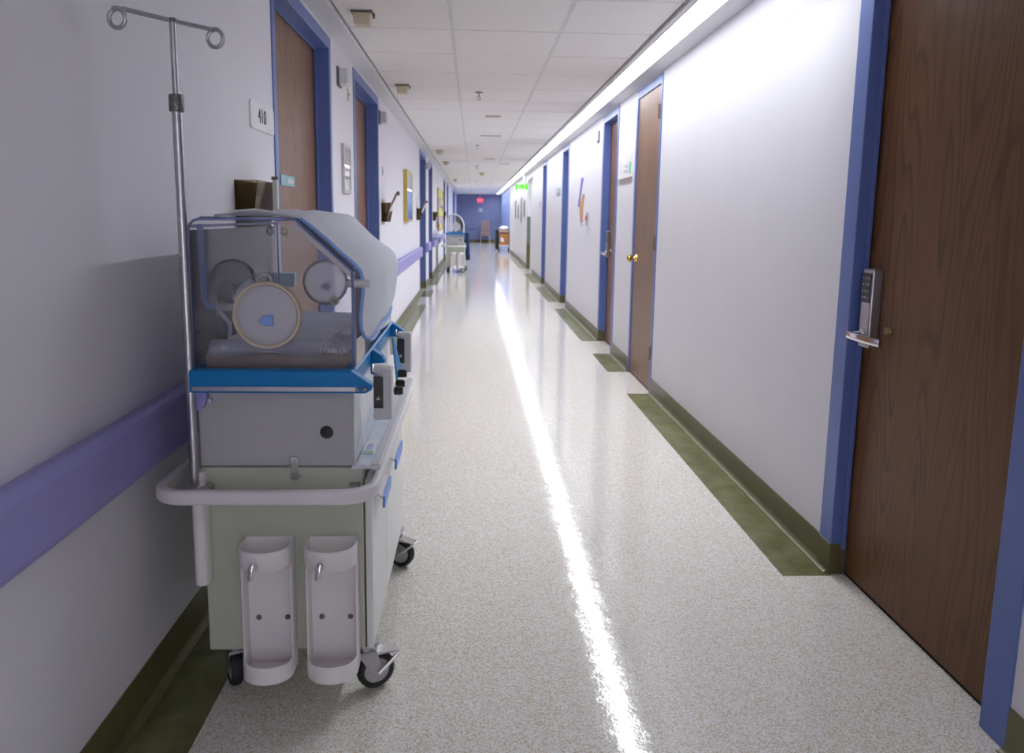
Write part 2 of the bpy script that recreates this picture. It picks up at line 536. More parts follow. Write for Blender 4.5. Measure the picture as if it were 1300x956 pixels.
# doors on the right: arris near, arris far, outer near, outer far, leaf plane x
RD = [(1.84, 2.735, 1.74, 2.832, 1.385), (5.83, 6.63, 5.785, 6.68, 1.338), (7.56, 8.33, 7.49, 8.40, 1.405),
      (11.45, 12.12, 11.38, 12.20, 1.46), (14.90, 15.60, 14.84, 15.66, 1.49)]
LD = [(3.61, 4.90, 3.55, 4.96, -0.945), (5.93, 7.29, 5.86, 7.35, -0.965), (12.85, 14.34, 12.79, 14.40, -0.99),
      (15.40, 16.56, 15.34, 16.62, -0.99), (22.86, 24.0, 22.8, 24.06, -0.98), (25.5, 26.9, 25.44, 26.98, -0.98), (33.0, 35.6, 32.9, 35.7, -0.95)]
ZA = 2.255   # underside of the door heads
RECESS = (18.35, 20.15)

floor = obj('floor', MB().box(-1.3, 1.9, YB, YF+0.3, -0.1, 0), 'floor', kind='structure')
tag(floor, 'pale speckled glossy vinyl corridor floor')
slab_with_holes('wall_right', XR, XR+0.25, YB, 29.3, 0, ZC+0.08, [(d[0]-0.02, d[1]+0.02, ZA+0.02) for d in RD] + [(RECESS[0], RECESS[1], 2.2)], 'wall')
obj('wall_right_end', MB().box(XR+0.02, XR+0.25, 29.3, YF+0.1, 0, ZC+0.08), 'litblue', kind='structure')
obj('trim_1', MB().box(XR-0.02, XR+0.1, 29.15, 29.3, 0, ZS), 'white', kind='structure')
slab_with_holes('wall_left', XL-0.25, XL, YB, YF+0.1, 0, ZC+0.08, [(d[0]-0.02, d[1]+0.02, ZA+0.02) for d in LD], 'wall')
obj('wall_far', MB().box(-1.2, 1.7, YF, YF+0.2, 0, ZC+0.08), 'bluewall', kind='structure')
obj('wall_back', MB().box(-1.2, 1.7, YB-0.2, YB, 0, ZC+0.08), 'wall', kind='structure')
obj('wall_recess', MB().box(XR+0.085, XR+0.11, RECESS[0]-0.02, RECESS[1]+0.02, 0, 2.25), 'wall', kind='structure')
guard = obj('corner_guard', MB().box(XR-0.004, XR+0.085, RECESS[1]-0.012, RECESS[1]+0.0, 0.0, 1.30), 'greenguard', bevel=0.003)
tag(guard, 'grey-green protective guard on the jamb of the shallow wall recess under the green exit sign', 'wall guard')
obj('guard_base', MB().box(XR-0.006, XR+0.086, RECESS[1]-0.02, RECESS[1]-0.012, 0.0, 0.62), 'oliveb', guard, label='olive lower half')

# ceiling: slab above, tiles hung below it
ceil = obj('ceiling', MB().box(-1.2, 1.7, YB-0.2, YF+0.3, ZC+0.05, ZC+0.15), 'soffit', kind='structure')
XT = [-0.735, -0.137, 0.492, 1.045]
PITCHY = 0.705
Y0T = 4.825 - PITCHY*8
tiles = {}
for i in range(45):
    ya, yb = Y0T + i*PITCHY, Y0T + (i+1)*PITCHY
    for c in range(3):
        w = XT[c+1]-XT[c]
        if c not in tiles:
            t = obj('ceiling_tile', MB().box(0.010, w-0.010, 0.010, PITCHY-0.010, -0.012, 0.0), 'tile', bevel=0.003, seg=1, loc=(0,0,0))
            t.parent = ceil; tiles[c] = t
        else:
            t = tiles[c].copy(); COL.objects.link(t)
        t.location = (XT[c], ya, ZC+0.012 + random.uniform(-0.0008, 0.0008))
ym = Y0T + 45*PITCHY
far = MB()
i = 0
while ym + i*PITCHY < YF - 0.1:
    ya = ym + i*PITCHY; yb = min(ya+PITCHY, YF)
    for c in range(3): far.box(XT[c]+0.01, XT[c+1]-0.01, ya+0.01, yb-0.01, ZC, ZC+0.012)
    i += 1
obj('far_ceiling_tile', far, 'tile', ceil, kind='stuff')
g = MB()
near = MB()
for c in range(3): near.box(XT[c]+0.01, XT[c+1]-0.01, YB, Y0T-0.01, ZC, ZC+0.012)
obj('rear_ceiling_tile', near, 'tile', ceil, kind='stuff')
for x in (-0.137, 0.492): g.box(x-0.012, x+0.012, YB, YF, ZC+0.003, ZC+0.03)
for i in range(68):
    y = Y0T + i*PITCHY
    if YB < y < YF: g.box(XT[0], XT[3], y-0.012, y+0.012, ZC+0.0045, ZC+0.028)
obj('ceiling_grid', g, 'grid', ceil, kind='stuff')
obj('trim_2', MB().box(XL-0.02, XT[0], YB, YF, ZS+0.003, ZC+0.04), 'soffit', kind='structure', bevel=0.003)
tag(bpy.data.objects['trim_2'], 'plain painted ceiling border along the left wall')
obj('trim_3', MB().box(1.212, XR+0.03, YB, YF, ZS, ZC+0.04), 'soffit', kind='structure', bevel=0.003)
tag(bpy.data.objects['trim_3'], 'plain painted soffit between strip light and right wall')
obj('trim_4', MB().box(1.045, 1.073, YB, YF, ZS+0.004, ZC+0.04), 'soffit', kind='structure', bevel=0.002)

# the long lamp
lamp = thing('strip_light', (1.142, STRIP_START, ZS), 'long continuous white fluorescent strip light along the right edge of the ceiling', 'light')
obj('diffuser', MB().box(1.076, 1.209, STRIP_START, YF-0.5, ZS+0.030, ZS+0.040), 'strip', lamp)
obj('housing', MB().box(1.074, 1.211, YB, YF, ZS+0.041, ZC+0.055), 'soffit', lamp)
obj('rear_fill_diffuser', MB().box(1.076, 1.209, REAR_FILL[0], REAR_FILL[1], ZS+0.030, ZS+0.040), 'strip', lamp)  # glowing panel of the added rear fill, out of view
def tube_lamp(y0, y1, gain=1.0):
    ld = bpy.data.lights.new('lamp_tube', 'AREA')
    ld.shape = 'RECTANGLE'; ld.size = 0.06; ld.size_y = y1-y0
    ld.energy = gain*LAMP_WATTS*(y1-y0)/3; ld.spread = math.radians(LAMP_SPREAD); ld.color = (0.90, 0.935, 1.0)
    lo = bpy.data.objects.new('lamp_tube', ld); COL.objects.link(lo)
    lo.parent = lamp
    lo.rotation_euler = (0, math.radians(24), 0)      # tilt added to throw light across the corridor, off the right wall
    lo.location = Vector((1.115, (y0+y1)/2, ZS+0.016)) - wloc(lamp)
n_ = 12
for q in range(n_):
    tube_lamp(STRIP_START + (YF-0.5-STRIP_START)*q/n_, STRIP_START + (YF-0.5-STRIP_START)*(q+1)/n_)
tube_lamp(*REAR_FILL, REAR_GAIN)
obj('lip', MB().box(1.0735, 1.0755, YB, YF-0.2, ZS+0.001, ZS+0.041), 'soffit', lamp)

# baseboards with a coved toe
def base_seg(par, x, sgn, y0, y1):
    """sgn = +1: wall on the right (the board's face looks to -x)"""
    prof = [(x, 0.0), (x, 0.118), (x-sgn*0.004, 0.118), (x-sgn*0.005, 0.024)] + [(x-sgn*(0.026-0.021*math.cos(a)), 0.024-0.021*math.sin(a)) for a in (0.4, 0.8, 1.2, PI/2)] + [(x-sgn*0.026, 0.0)]
    obj('base_segment', MB().prism(prof, y0, y1), 'oliveb', par, smooth=35)
bR = thing('baseboard_right', (XR, 0, 0), 'olive vinyl baseboard along the right wall', None, kind='structure')
bL = thing('baseboard_left', (XL, 0, 0), 'olive vinyl baseboard along the left wall', None, kind='structure')
ys = [YB] + [v for d in RD for v in (d[2], d[3])] + [RECESS[0], RECESS[1], 29.15]
ys[2] = 2.742            # wraps the corner beside the keypad door
for a, b in zip(ys[0::2], ys[1::2]): base_seg(bR, XR, 1, a, b)
ys = [YB] + [v for d in LD for v in (d[2], d[3])] + [YF]
for a, b in zip(ys[0::2], ys[1::2]): base_seg(bL, XL, -1, a, b)
bF = thing('baseboard_far', (0, YF, 0), 'olive baseboard along the blue end wall', None, kind='structure')
obj('base_segment', MB().box(XL, XR, YF-0.02, YF, 0, 0.13), 'oliveb', bF)

# olive inlay bands in the floor
for y0, y1 in ((2.72, 5.77), (6.62, 7.53), (8.31, 11.29), (12.2, 14.85), (15.7, 18.3), (20.2, 26.0)):
    obj('border_strip', MB().box(1.15, XR, y0, y1, -0.002, 0.0012), 'olive', floor)
for y0, y1 in ((-2.0, 3.5), (5.0, 5.85), (7.4, 11.65), (12.8, 13.9), (15.0, 18.7), (19, 22.7)):
    obj('border_strip', MB().box(XL, -0.685, y0, y1, -0.002, 0.0012), 'olive', floor)

# handrails on the left wall
def rail(y0, y1, label):
    t = thing('handrail', (XL, y0, 0), label, 'handrail', 'violet handrails on the left wall')
    prof = [(XL, 0.66), (XL+0.035, 0.645), (XL+0.052, 0.655), (XL+0.056, 0.67), (XL+0.056, 0.785), (XL+0.050, 0.80), (XL+0.038, 0.806), (XL, 0.80)]
    obj('rail_cover', MB().prism(prof, y0+0.03, y1-0.03), 'violet', t, bevel=0.004)
    for ya, yb in ((y0, y0+0.032), (y1-0.032, y1)):
        obj('end_cap', MB().prism([(x if x == XL else x-0.002, z) for x, z in prof], ya, yb), 'violet', t, bevel=0.015, seg=3)
rail(YB+0.1, 3.47, 'violet handrail nearest the camera, behind the near incubator')
rail(7.5, 12.72, 'long violet handrail between the second and third doors on the left')
rail(14.46, 15.28, 'short violet handrail piece between the third and fourth doors on the left')
rail(16.7, 22.6, 'violet handrail in front of the far incubator, below the notice board')

# ------------------------------------------------------------------ doors
def door(n, d, side, wood, label, push=False):
    a0, a1, o0, o1, xl = d
    s = 1 if side == 'R' else -1           # direction into the wall
    xw = XR if s > 0 else XL
    t = thing('door_%d' % n, (xw, (a0+a1)/2, 0), label, None, kind='structure')
    xf = xw - s*0.006                      # face of the frame, slightly proud
    xb = xl + s*0.05
    X = lambda a, b: (min(a, b), max(a, b))
    zt = ZA + 0.068
    f = MB()
    # U-shaped frame as one prism seen along x
    u = [(o0, 0), (o0, zt), (o1, zt), (o1, 0), (a1, 0), (a1, ZA), (a0, ZA), (a0, 0)]
    f.prism(u, *X(xf, xb), axis='x')
    obj('door_frame', f, 'blue', t, bevel=0.003)
    if abs(xl-xw) > 0.02:                  # door stop just in front of the leaf
        st = MB().prism([(a0, 0.1), (a0, ZA), (a1, ZA), (a1, 0.1), (a1-0.014, 0.1), (a1-0.014, ZA-0.014), (a0+0.014, ZA-0.014), (a0+0.014, 0.1)], *X(xl-s*0.018, xl-s*0.004), axis='x')
        obj('door_stop', st, 'blue', t, bevel=0.002)
        obj('base_wrap', MB().box(*X(xf-s*0.003, xl-s*0.004), a1-0.004, o1, 0.0, 0.118), 'oliveb', t, bevel=0.002)
    obj('gap_shade', MB().box(*X(xl+s*0.004, xb), a0, a1, 0.0, 0.004), 'ink', t)  # black strip standing in for the shade in the gap under the leaf
    leaf = obj('door_leaf', MB().box(*X(xl, xl+s*0.044), a0+0.004, a1-0.004, 0.012, ZA-0.004), wood, t, bevel=0.002)
    return t, leaf

dA, leafA = door(1, RD[0], 'R', 'wood', 'dark walnut door with keypad lock in blue frame, nearest on the right')
dB, leafB = door(2, RD[1], 'R', 'litwood', 'brown flush door with round brass knob on the right wall')
dC, leafC = door(3, RD[2], 'R', 'litwood', 'brown door with chrome keypad lock beyond the brass-knob door')
dD, _ = door(4, RD[3], 'R', 'litwood', 'fourth door on the right, beyond the orange and violet wall cutout')
dE, _ = door(5, RD[4], 'R', 'litwood', 'fifth door on the right, just before the green exit sign')
d410, leaf410 = door(6, LD[0], 'L', 'litwood', 'door of room 410 in blue frame, nearest on the left')
d2, leaf2 = door(7, LD[1], 'L', 'litwood', 'second blue-framed door on the left')
door(8, LD[2], 'L', 'litwood', 'third blue-framed door on the left')
door(9, LD[3], 'L', 'litwood', 'fourth blue-framed door on the left')
door(10, LD[4], 'L', 'litwood', 'fifth blue-framed door on the left, past the notice board')
door(11, LD[5], 'L', 'litwood', 'sixth blue-framed door on the left, behind the far incubator')
door(12, LD[6], 'L', 'bluewall', 'wide blue-grey door near the end wall on the left')

def keypad_lock(t, xl, yc, zc, label=None):
    """chrome escutcheon on a leaf whose face looks to -x; y grows away from the camera"""
    k = obj('keypad_lock', MB().box(xl-0.038, xl+0.002, yc-0.034, yc+0.034, zc-0.135, zc+0.135), 'steel', t, bevel=0.006, seg=3)
    obj('keypad', MB().box(xl-0.0405, xl-0.036, yc-0.030, yc+0.029, zc+0.020, zc+0.122), 'black', k, bevel=0.002)
    for r in range(4):
        for c in range(3):
            y, z = yc-0.017+0.017*c, zc+0.104-0.022*r
            obj('key', MB().cyl((xl-0.043, y, z), (xl-0.040, y, z), 0.0045, 10), 'chrome', k)
    obj('spindle', MB().lathe([(0, -0.085), (0.013, -0.085), (0.014, -0.05), (0.022, -0.045), (0.022, -0.036), (0, -0.036)], 18, (xl, yc, zc-0.092), 'x'), 'chrome', k, smooth=35)
    pts = [(xl-0.085+0.030*(q**2), yc+0.012-0.165*q, zc-0.092-0.006*q) for q in [i/8 for i in range(9)]]
    obj('lever', MB().tube(pts, 0.012, 12, flat=(0.007, 0.013)), 'chrome', k, smooth=40)
    obj('rose', MB().lathe([(0, -0.012), (0.012, -0.012), (0.015, 0), (0, 0)], 14, (xl, yc-0.10, zc-0.065), 'x'), 'bronze', k, smooth=35)
keypad_lock(dA, RD[0][4], 2.66, 1.005)
keypad_lock(dC, RD[2][4], 8.23, 1.03)

k = obj('door_knob', MB().lathe([(0, -0.075), (0.018, -0.075), (0.028, -0.066), (0.030, -0.055), (0.026, -0.044), (0.014, -0.036), (0.011, -0.022), (0.014, -0.014), (0.034, -0.010), (0.036, 0.0), (0, 0)], 24, (RD[1][4], 6.52, 0.975), 'x'), 'brass', dB, smooth=35)
for z in (0.30, 1.12, 2.06):
    hg = obj('hinge', MB().cyl((RD[1][4]-0.012, 5.833, z-0.05), (RD[1][4]-0.012, 5.833, z+0.05), 0.011, 12), 'bronze', dB, smooth=40)
    obj('hinge_plate', MB().box(RD[1][4]-0.006, RD[1][4]+0.001, 5.835, 5.865, z-0.048, z+0.048), 'bronze', hg)
pl = obj('slide_sign', MB().box(-0.945, -0.937, 3.99, 4.28, 1.435, 1.487), 'teal', d410, bevel=0.002)
obj('slider', MB().box(-0.938, -0.934, 4.10, 4.25, 1.447, 1.470), 'lightgrey', pl, bevel=0.001)
pl = obj('slide_sign', MB().box(-0.965, -0.957, 6.05, 6.30, 1.42, 1.47), 'teal', d2, bevel=0.002)

# ------------------------------------------------------------------ incubators
def caster(root, x, y, ang, brake):
    c = obj('caster', MB().lathe([(0, 0.146), (0.038, 0.146), (0.038, 0.138), (0.024, 0.132), (0.022, 0.118), (0, 0.116)], 20, (x, y, 0)), 'steel', root, smooth=35)
    ca, sa = math.cos(ang), math.sin(ang)
    def T(u, v, z): return (x + u*ca - v*sa, y + u*sa + v*ca, z)     # u = rolling direction, v = axle
    w = MB()
    n = 28
    prof = [(0.036, -0.014), (0.046, -0.016), (0.052, -0.010), (0.0535, 0), (0.052, 0.010), (0.046, 0.016), (0.036, 0.014)]
    rings = []
    for r, v in prof:
        rings.append([w.bm.verts.new(T(-0.028 + r*math.cos(2*PI*k/n), v, 0.0535 + r*math.sin(2*PI*k/n))) for k in range(n)])
    for A, B in zip(rings, rings[1:]+rings[:1]):
        for k in range(n): w.bm.faces.new([A[k], A[(k+1) % n], B[(k+1) % n], B[k]])
    obj('wheel', w, 'rubber', c, smooth=45)
    h = MB()
    rings = []
    for r, v in [(0.0, -0.015), (0.012, -0.017), (0.036, -0.012), (0.036, 0.012), (0.012, 0.017), (0.0, 0.015)]:
        rings.append([h.bm.verts.new(T(-0.028, v, 0.0535))] if r == 0 else [h.bm.verts.new(T(-0.028 + r*math.cos(2*PI*k/n), v, 0.0535 + r*math.sin(2*PI*k/n))) for k in range(n)])
    for A, B in zip(rings, rings[1:]):
        for k in range(n):
            j = (k+1) % n
            if len(A) == 1: h.bm.faces.new([A[0], B[j], B[k]])
            elif len(B) == 1: h.bm.faces.new([A[k], A[j], B[0]])
            else: h.bm.faces.new([A[k], A[j], B[j], B[k]])
    obj('wheel_hub', h, 'grey', c, smooth=35)
    fk = MB()
    for v0, v1 in ((-0.0225, -0.0185), (0.0185, 0.0225)):
        out = [(0.022, 0.122), (0.026, 0.112), (0.010, 0.085), (-0.012, 0.046), (-0.030, 0.038), (-0.043, 0.046), (-0.044, 0.064), (-0.030, 0.100), (-0.024, 0.122)]
        A = [fk.bm.verts.new(T(u, v0, z)) for u, z in out]; B = [fk.bm.verts.new(T(u, v1, z)) for u, z in out]
        fk.bm.faces.new(A); fk.bm.faces.new(B[::-1])
        for q in range(len(out)): fk.bm.faces.new([A[q], B[q], B[(q+1) % len(out)], A[(q+1) % len(out)]])
    fk.hexa([T(-0.024,-0.0225,0.114), T(0.024,-0.0225,0.114), T(0.024,0.0225,0.114), T(-0.024,0.0225,0.114), T(-0.024,-0.0225,0.122), T(0.024,-0.0225,0.122), T(0.024,0.0225,0.122), T(-0.024,0.0225,0.122)])
    obj('fork', fk, 'steel', c, bevel=0.0015)
    if brake:
        b = MB()
        b.hexa([T(-0.092,-0.022,0.098), T(-0.020,-0.022,0.104), T(-0.020,0.022,0.104), T(-0.092,0.022,0.098), T(-0.094,-0.022,0.104), T(-0.020,-0.022,0.112), T(-0.020,0.022,0.112), T(-0.094,0.022,0.104)])
        obj('brake_lever', b, 'chrome', c, bevel=0.003)
        obj('brake_arm', MB().tube([T(-0.085, 0.027, 0.098), T(-0.05, 0.028, 0.070), T(-0.028, 0.028, 0.053)], 0.006, 8), 'chrome', c, smooth=50)

def bottle_holder(root, x0, x1, yp, zb, zt):
    """open white scoop: half-round shell with a tall window, on the panel at yp (front looks to -y)"""
    w = (x1-x0)/2; xc = (x0+x1)/2
    d1, d2 = 0.055, 0.055
    plan = [(x0, yp-0.002), (x0, yp-d1*0.5), (x0, yp-d1)]
    plan += [(xc - w*math.cos(a), yp-d1-d2*math.sin(a)) for a in [PI*i/12 for i in range(1, 12)]]
    plan += [(x1, yp-d1), (x1, yp-d1*0.5), (x1, yp-0.002)]
    n = len(plan)
    zs = [zb, zb+0.045, zb+0.062, zt-0.075, zt-0.052, zt]
    m = MB()
    V = [[m.bm.verts.new((p[0], p[1], z)) for p in plan] for z in zs]
    for r in range(len(zs)-1):
        for i in range(n-1):
            frontarc = 3 <= i <= n-5
            if r in (1, 2, 3) and 2 <= i <= n-4:
                if r == 2: continue
                if frontarc: continue
                # sloping shoulders beside the window
                continue
            m.bm.faces.new([V[r][i], V[r][i+1], V[r+1][i+1], V[r+1][i]])
    for r in range(len(zs)-1):      # back plate closes the shell against the panel
        m.bm.faces.new([V[r][0], V[r+1][0], V[r+1][-1], V[r][-1]])
    m.bm.faces.new([V[0][i] for i in range(n)])
    h = obj('bottle_holder', m, 'white', root, solid=0.005, bevel=0.0012, seg=1, smooth=40)
    h.modifiers['solid'].offset = 0
    for dx, z in ((-0.035, zt-0.055), (0.035, zt-0.055), (-0.035, zb+0.13), (0.040, zb+0.13)):
        obj('screw', MB().lathe([(0, -0.006), (0.005, -0.006), (0.007, -0.003), (0.007, 0), (0, 0)], 12, (xc+dx, yp-0.005, z), 'y'), 'darksteel', h, smooth=40)
    yf = yp-d1-d2
    wb = MB().cyl((xc-0.012, yf+0.006, zt-0.034), (xc-0.012, yf-0.018, zt-0.036), 0.0085, 12)
    obj('wing_bolt', wb, 'chrome', h, smooth=50)
    obj('bolt_wing', MB().tube([(xc-0.012, yf-0.014, zt-0.022), (xc-0.014, yf-0.018, zt-0.036), (xc-0.020, yf-0.018, zt-0.062)], [0.007, 0.0105, 0.006], 10), 'chrome', h, smooth=50)

def porthole(root, c, R, axis, sgn, near=True):
    """round port: film disc, gasket ring, latch; sgn = outward direction along axis"""
    c = Vector(c); n = {'x': Vector((1,0,0)), 'y': Vector((0,1,0))}[axis]*sgn
    e = {'x': Vector((0,1,0)), 'y': Vector((1,0,0))}[axis]
    d = MB().lathe([(0, 0.012*sgn), (R*0.35, 0.014*sgn), (R*0.75, 0.011*sgn), (R*0.93, 0.006*sgn), (R*0.96, 0.004*sgn), (R*0.96, 0.002*sgn)], 40, c, axis)
    p = obj('porthole', d, 'milky', root, smooth=60)
    obj('port_ring', MB().lathe([(R*0.90, 0.002*sgn), (R*0.90, 0.014*sgn), (R*0.945, 0.020*sgn), (R, 0.018*sgn), (R*1.02, 0.004*sgn), (R*1.02, 0.001*sgn)], 44, c, axis), 'rib' if near else 'ivory', p, smooth=50)
    if near:
        l = c + n*0.016 + Vector((0,0,-0.012))
        m = MB()
        pts = [(-0.020, -0.004), (-0.008, 0.012), (0.016, 0.014), (0.018, -0.014), (-0.006, -0.014)]
        A = [m.bm.verts.new(l + e*a + Vector((0,0,b))) for a, b in pts]
        B = [m.bm.verts.new(l + n*0.006 + e*a*0.85 + Vector((0,0,b*0.85))) for a, b in pts]
        m.bm.faces.new(A); m.bm.faces.new(B[::-1])
        for q in range(5): m.bm.faces.new([A[q], B[q], B[(q+1) % 5], A[(q+1) % 5]])
        obj('port_latch', m, 'hem', p)
    return p

def incubator_base(root, ox, oy, near):
    X0, X1, Y0, Y1 = -0.695+ox, -0.283+ox, 2.0+oy, 2.90+oy
    obj('cabinet', MB().box(X0, X1, Y0, Y1, 0.146, 0.652), 'cream', root, bevel=0.004)
    for ya, yb in ((Y0-0.002, 2.328+oy), (2.334+oy, Y1)):
        sp = obj('side_door', MB().box(X1+0.004, X1+0.022, ya, yb, 0.148, 0.620), 'side', root, bevel=0.003)
        y0h, y1h = (2.045+oy, 2.215+oy) if ya < Y0+0.1 else (2.37+oy, 2.58+oy)
        obj('pull_plate', MB().hexa([(X1+0.020, y0h, 0.570), (X1+0.046, y0h, 0.548), (X1+0.046, y1h, 0.548), (X1+0.020, y1h, 0.570), (X1+0.020, y0h, 0.575), (X1+0.047, y0h, 0.553), (X1+0.047, y1h, 0.553), (X1+0.020, y1h, 0.575)]), 'lightgrey', sp)
        obj('pull_lip', MB().hexa([(X1+0.044, y0h, 0.525), (X1+0.050, y0h, 0.524), (X1+0.050, y1h, 0.524), (X1+0.044, y1h, 0.525), (X1+0.046, y0h, 0.558), (X1+0.051, y0h, 0.556), (X1+0.051, y1h, 0.556), (X1+0.046, y1h, 0.558)]), 'handle', sp, label='bright blue pull lip')
    obj('ledge', MB().box(-0.312+ox, -0.262+ox, Y0-0.003, Y1+0.12, 0.648, 0.657), 'marble', root, bevel=0.002)
    obj('ledge_rail', MB().box(-0.263+ox, -0.238+ox, Y0, Y1+0.22, 0.644, 0.660), 'lightgrey', root, bevel=0.004)
    # tub
    tb = obj('tub', MB().box(-0.697+ox, -0.306+ox, Y0-0.002, Y1-0.01, 0.6545, 0.858), 'grey', root, bevel=0.006)
    obj('tub_side_panel', MB().box(-0.307+ox, -0.303+ox, Y0+0.006, Y1-0.02, 0.664, 0.852), 'marble', tb)
    obj('hose_opening', MB().lathe([(0, -0.003), (0.0155, -0.003), (0.017, 0), (0, 0.0)], 24, (-0.374+ox, Y0-0.002, 0.746), 'y'), 'black', tb, smooth=40)
    l = obj('latch', MB().box(-0.466+ox, -0.446+ox, Y0-0.014, Y0-0.001, 0.622, 0.684), 'chrome', root, bevel=0.003)
    obj('latch_hook', MB().box(-0.463+ox, -0.449+ox, Y0-0.022, Y0-0.012, 0.640, 0.672), 'steel', l, bevel=0.003)
    obj('latch_foot', MB().box(-0.471+ox, -0.441+ox, Y0-0.010, Y0-0.001, 0.624, 0.634), 'steel', l, bevel=0.002)
    # blue base rails round the hood
    cap = [(-0.70, 0.857), (-0.70, 0.914), (-0.302, 0.914), (-0.2515, 0.879), (-0.2515, 0.866), (-0.268, 0.857)]
    cap = [(x+ox, z) for x, z in cap]
    fr = obj('base_rail', MB().prism(cap, Y0-0.045, Y0-0.005), 'deck', root, bevel=0.004)
    obj('metal_strip', MB().box(-0.692+ox, -0.288+ox, Y0-0.048, Y0-0.044, 0.8625, 0.8745), 'steel', fr, bevel=0.001)
    for x in (-0.287, -0.268):
        obj('cap_screw', MB().lathe([(0, -0.006), (0.0055, -0.006), (0.0065, 0), (0, 0)], 14, (x+ox, Y0-0.044, 0.868), 'y'), 'darksteel', fr, smooth=40)
    obj('base_rail', MB().prism(cap, Y1+0.0, Y1+0.035), 'deck', root, bevel=0.004)
    obj('base_rail', MB().box(-0.70+ox, -0.688+ox, Y0-0.005, Y1, 0.857, 0.914), 'deck', root, bevel=0.002)
    r = obj('base_rail', MB().prism([(x+ox, z) for x, z in [(-0.318, 0.857), (-0.318, 0.915), (-0.300, 0.915), (-0.294, 0.909), (-0.297, 0.904), (-0.305, 0.904), (-0.305, 0.857)]], Y0-0.005, Y1), 'deck', root)
    obj('gusset', MB().hexa([(-0.306+ox, 2.36+oy, 0.857), (-0.262+ox, 2.36+oy, 0.860), (-0.262+ox, 2.40+oy, 0.860), (-0.306+ox, 2.40+oy, 0.857), (-0.306+ox, 2.36+oy, 0.905), (-0.275+ox, 2.36+oy, 0.884), (-0.275+ox, 2.40+oy, 0.884), (-0.306+ox, 2.40+oy, 0.905)]), 'deck', r, bevel=0.003)
    # bumper ring
    xa, xb, ya, yb, rr = -0.786+ox, -0.252+ox, 1.908+oy, 3.18+oy, 0.075
    pts = []
    for cx, cy, a0 in ((xb-rr, yb-rr, 0), (xa+rr, yb-rr, PI/2), (xa+rr, ya+rr, PI), (xb-rr, ya+rr, 1.5*PI)):
        pts += [(x, y, 0.605) for x, y in arc(cx, cy, rr, a0, a0+PI/2, 8)]
    bu = obj('bumper', MB().tube(pts, 0.017, 16, closed=True, flat=(0.013, 0.0185)), 'bumper', root, smooth=50)
    for x in (X0+0.02, X1-0.02):
        obj('bumper_bracket', MB().box(x-0.012, x+0.012, ya, Y0+0.01, 0.596, 0.612), 'steel', bu)
    obj('bumper_bracket', MB().box(-0.60+ox, -0.36+ox, Y1-0.01, yb+0.002, 0.598, 0.610), 'steel', bu)
    for x0, x1 in ((-0.588, -0.464), (-0.424, -0.298)):
        bottle_holder(root, x0+ox, x1+ox, Y0, 0.112, 0.466)
    caster(root, -0.290+ox, 2.045+oy, PI+0.45 if near else 0.3, near)
    caster(root, -0.645+ox, 2.055+oy, -1.1, False)
    caster(root, -0.290+ox, 2.84+oy, 2.75, near)
    caster(root, -0.645+ox, 2.84+oy, 1.2, False)

# ---- the near one
inc = thing('incubator', (-0.48, 2.45, 0), 'large clear-hooded baby incubator on a grey wheeled cabinet in the left foreground', 'incubator', 'baby incubators along the left wall')
incubator_base(inc, 0, 0, True)
Y0, Y1 = 2.0, 2.90
prof = [(-0.70, 0.914), (-0.70, 1.255)] + [(-0.672-0.028*math.cos(a), 1.255+0.028*math.sin(a)) for a in (0.5, 1.0, PI/2)] + [(-0.440, 1.285), (-0.3025, 1.160), (-0.3025, 0.914)]
obj('hood_front_pane', MB().prism(prof, Y0, Y0+0.006), 'clear', inc)
obj('hood_back_pane', MB().prism(prof, Y1-0.006, Y1), 'clear', inc)
def strip_pane(name, p, q, th=0.005):
    d = (Vector(q)-Vector(p)).normalized(); n = Vector((-d.y, d.x))*th
    poly = [p, q, (q[0]-n.x, q[1]-n.y), (p[0]-n.x, p[1]-n.y)]
    obj(name, MB().prism(poly, Y0+0.007, Y1-0.007), 'clear', inc)
strip_pane('hood_top_pane', (-0.440, 1.284), (-0.672, 1.284))
strip_pane('hood_slope_pane', (-0.3035, 1.160), (-0.440, 1.284))
strip_pane('hood_door_pane', (-0.303, 0.914), (-0.303, 1.158))
strip_pane('hood_side_pane', (-0.700, 1.255), (-0.700, 0.914))
for y in (Y0+0.003, Y1-0.003):
    obj('hood_edge', MB().tube([(x, y, z) for x, z in prof], 0.0036 if y < 2.5 else 0.003, 8), 'edge', inc, smooth=60)
obj('hood_edge', MB().tube([(-0.694, Y0+0.01, 1.265), (-0.694, Y1-0.01, 1.265)], 0.004, 8), 'edge', inc, smooth=60)
obj('slope_bead', MB().prism([(-0.442, 1.279), (-0.3065, 1.156), (-0.3065, 1.140), (-0.442, 1.263)], Y0+0.010, Y0+0.030), 'white', inc)
obj('door_seal', MB().tube([(-0.3005, Y0+0.012, 0.918), (-0.3005, Y0+0.012, 1.150)], 0.0045, 8), 'steel', inc, smooth=60)
obj('hood_corner_bead', MB().tube([(-0.3005, Y0+0.003, 1.152), (-0.3005, Y0+0.02, 1.163), (-0.302, Y0+0.05, 1.163)], 0.006, 8), 'chrome', inc, smooth=60)
obj('door_hinge_pin', MB().cyl((-0.320, Y0+0.012, 1.128), (-0.262, Y0+0.012, 1.128), 0.0105, 14), 'lightgrey', inc, smooth=50)
obj('inner_tube', MB().tube([(-0.69, Y0+0.06, 1.27), (-0.688, Y0+0.06, 1.08), (-0.675, Y0+0.06, 1.06), (-0.66, Y0+0.062, 1.06)], 0.008, 10), 'edge', inc, smooth=60)
porthole(inc, (-0.5125, Y0, 1.048), 0.083, 'y', -1)
porthole(inc, (-0.535, Y1, 1.055), 0.080, 'y', 1)
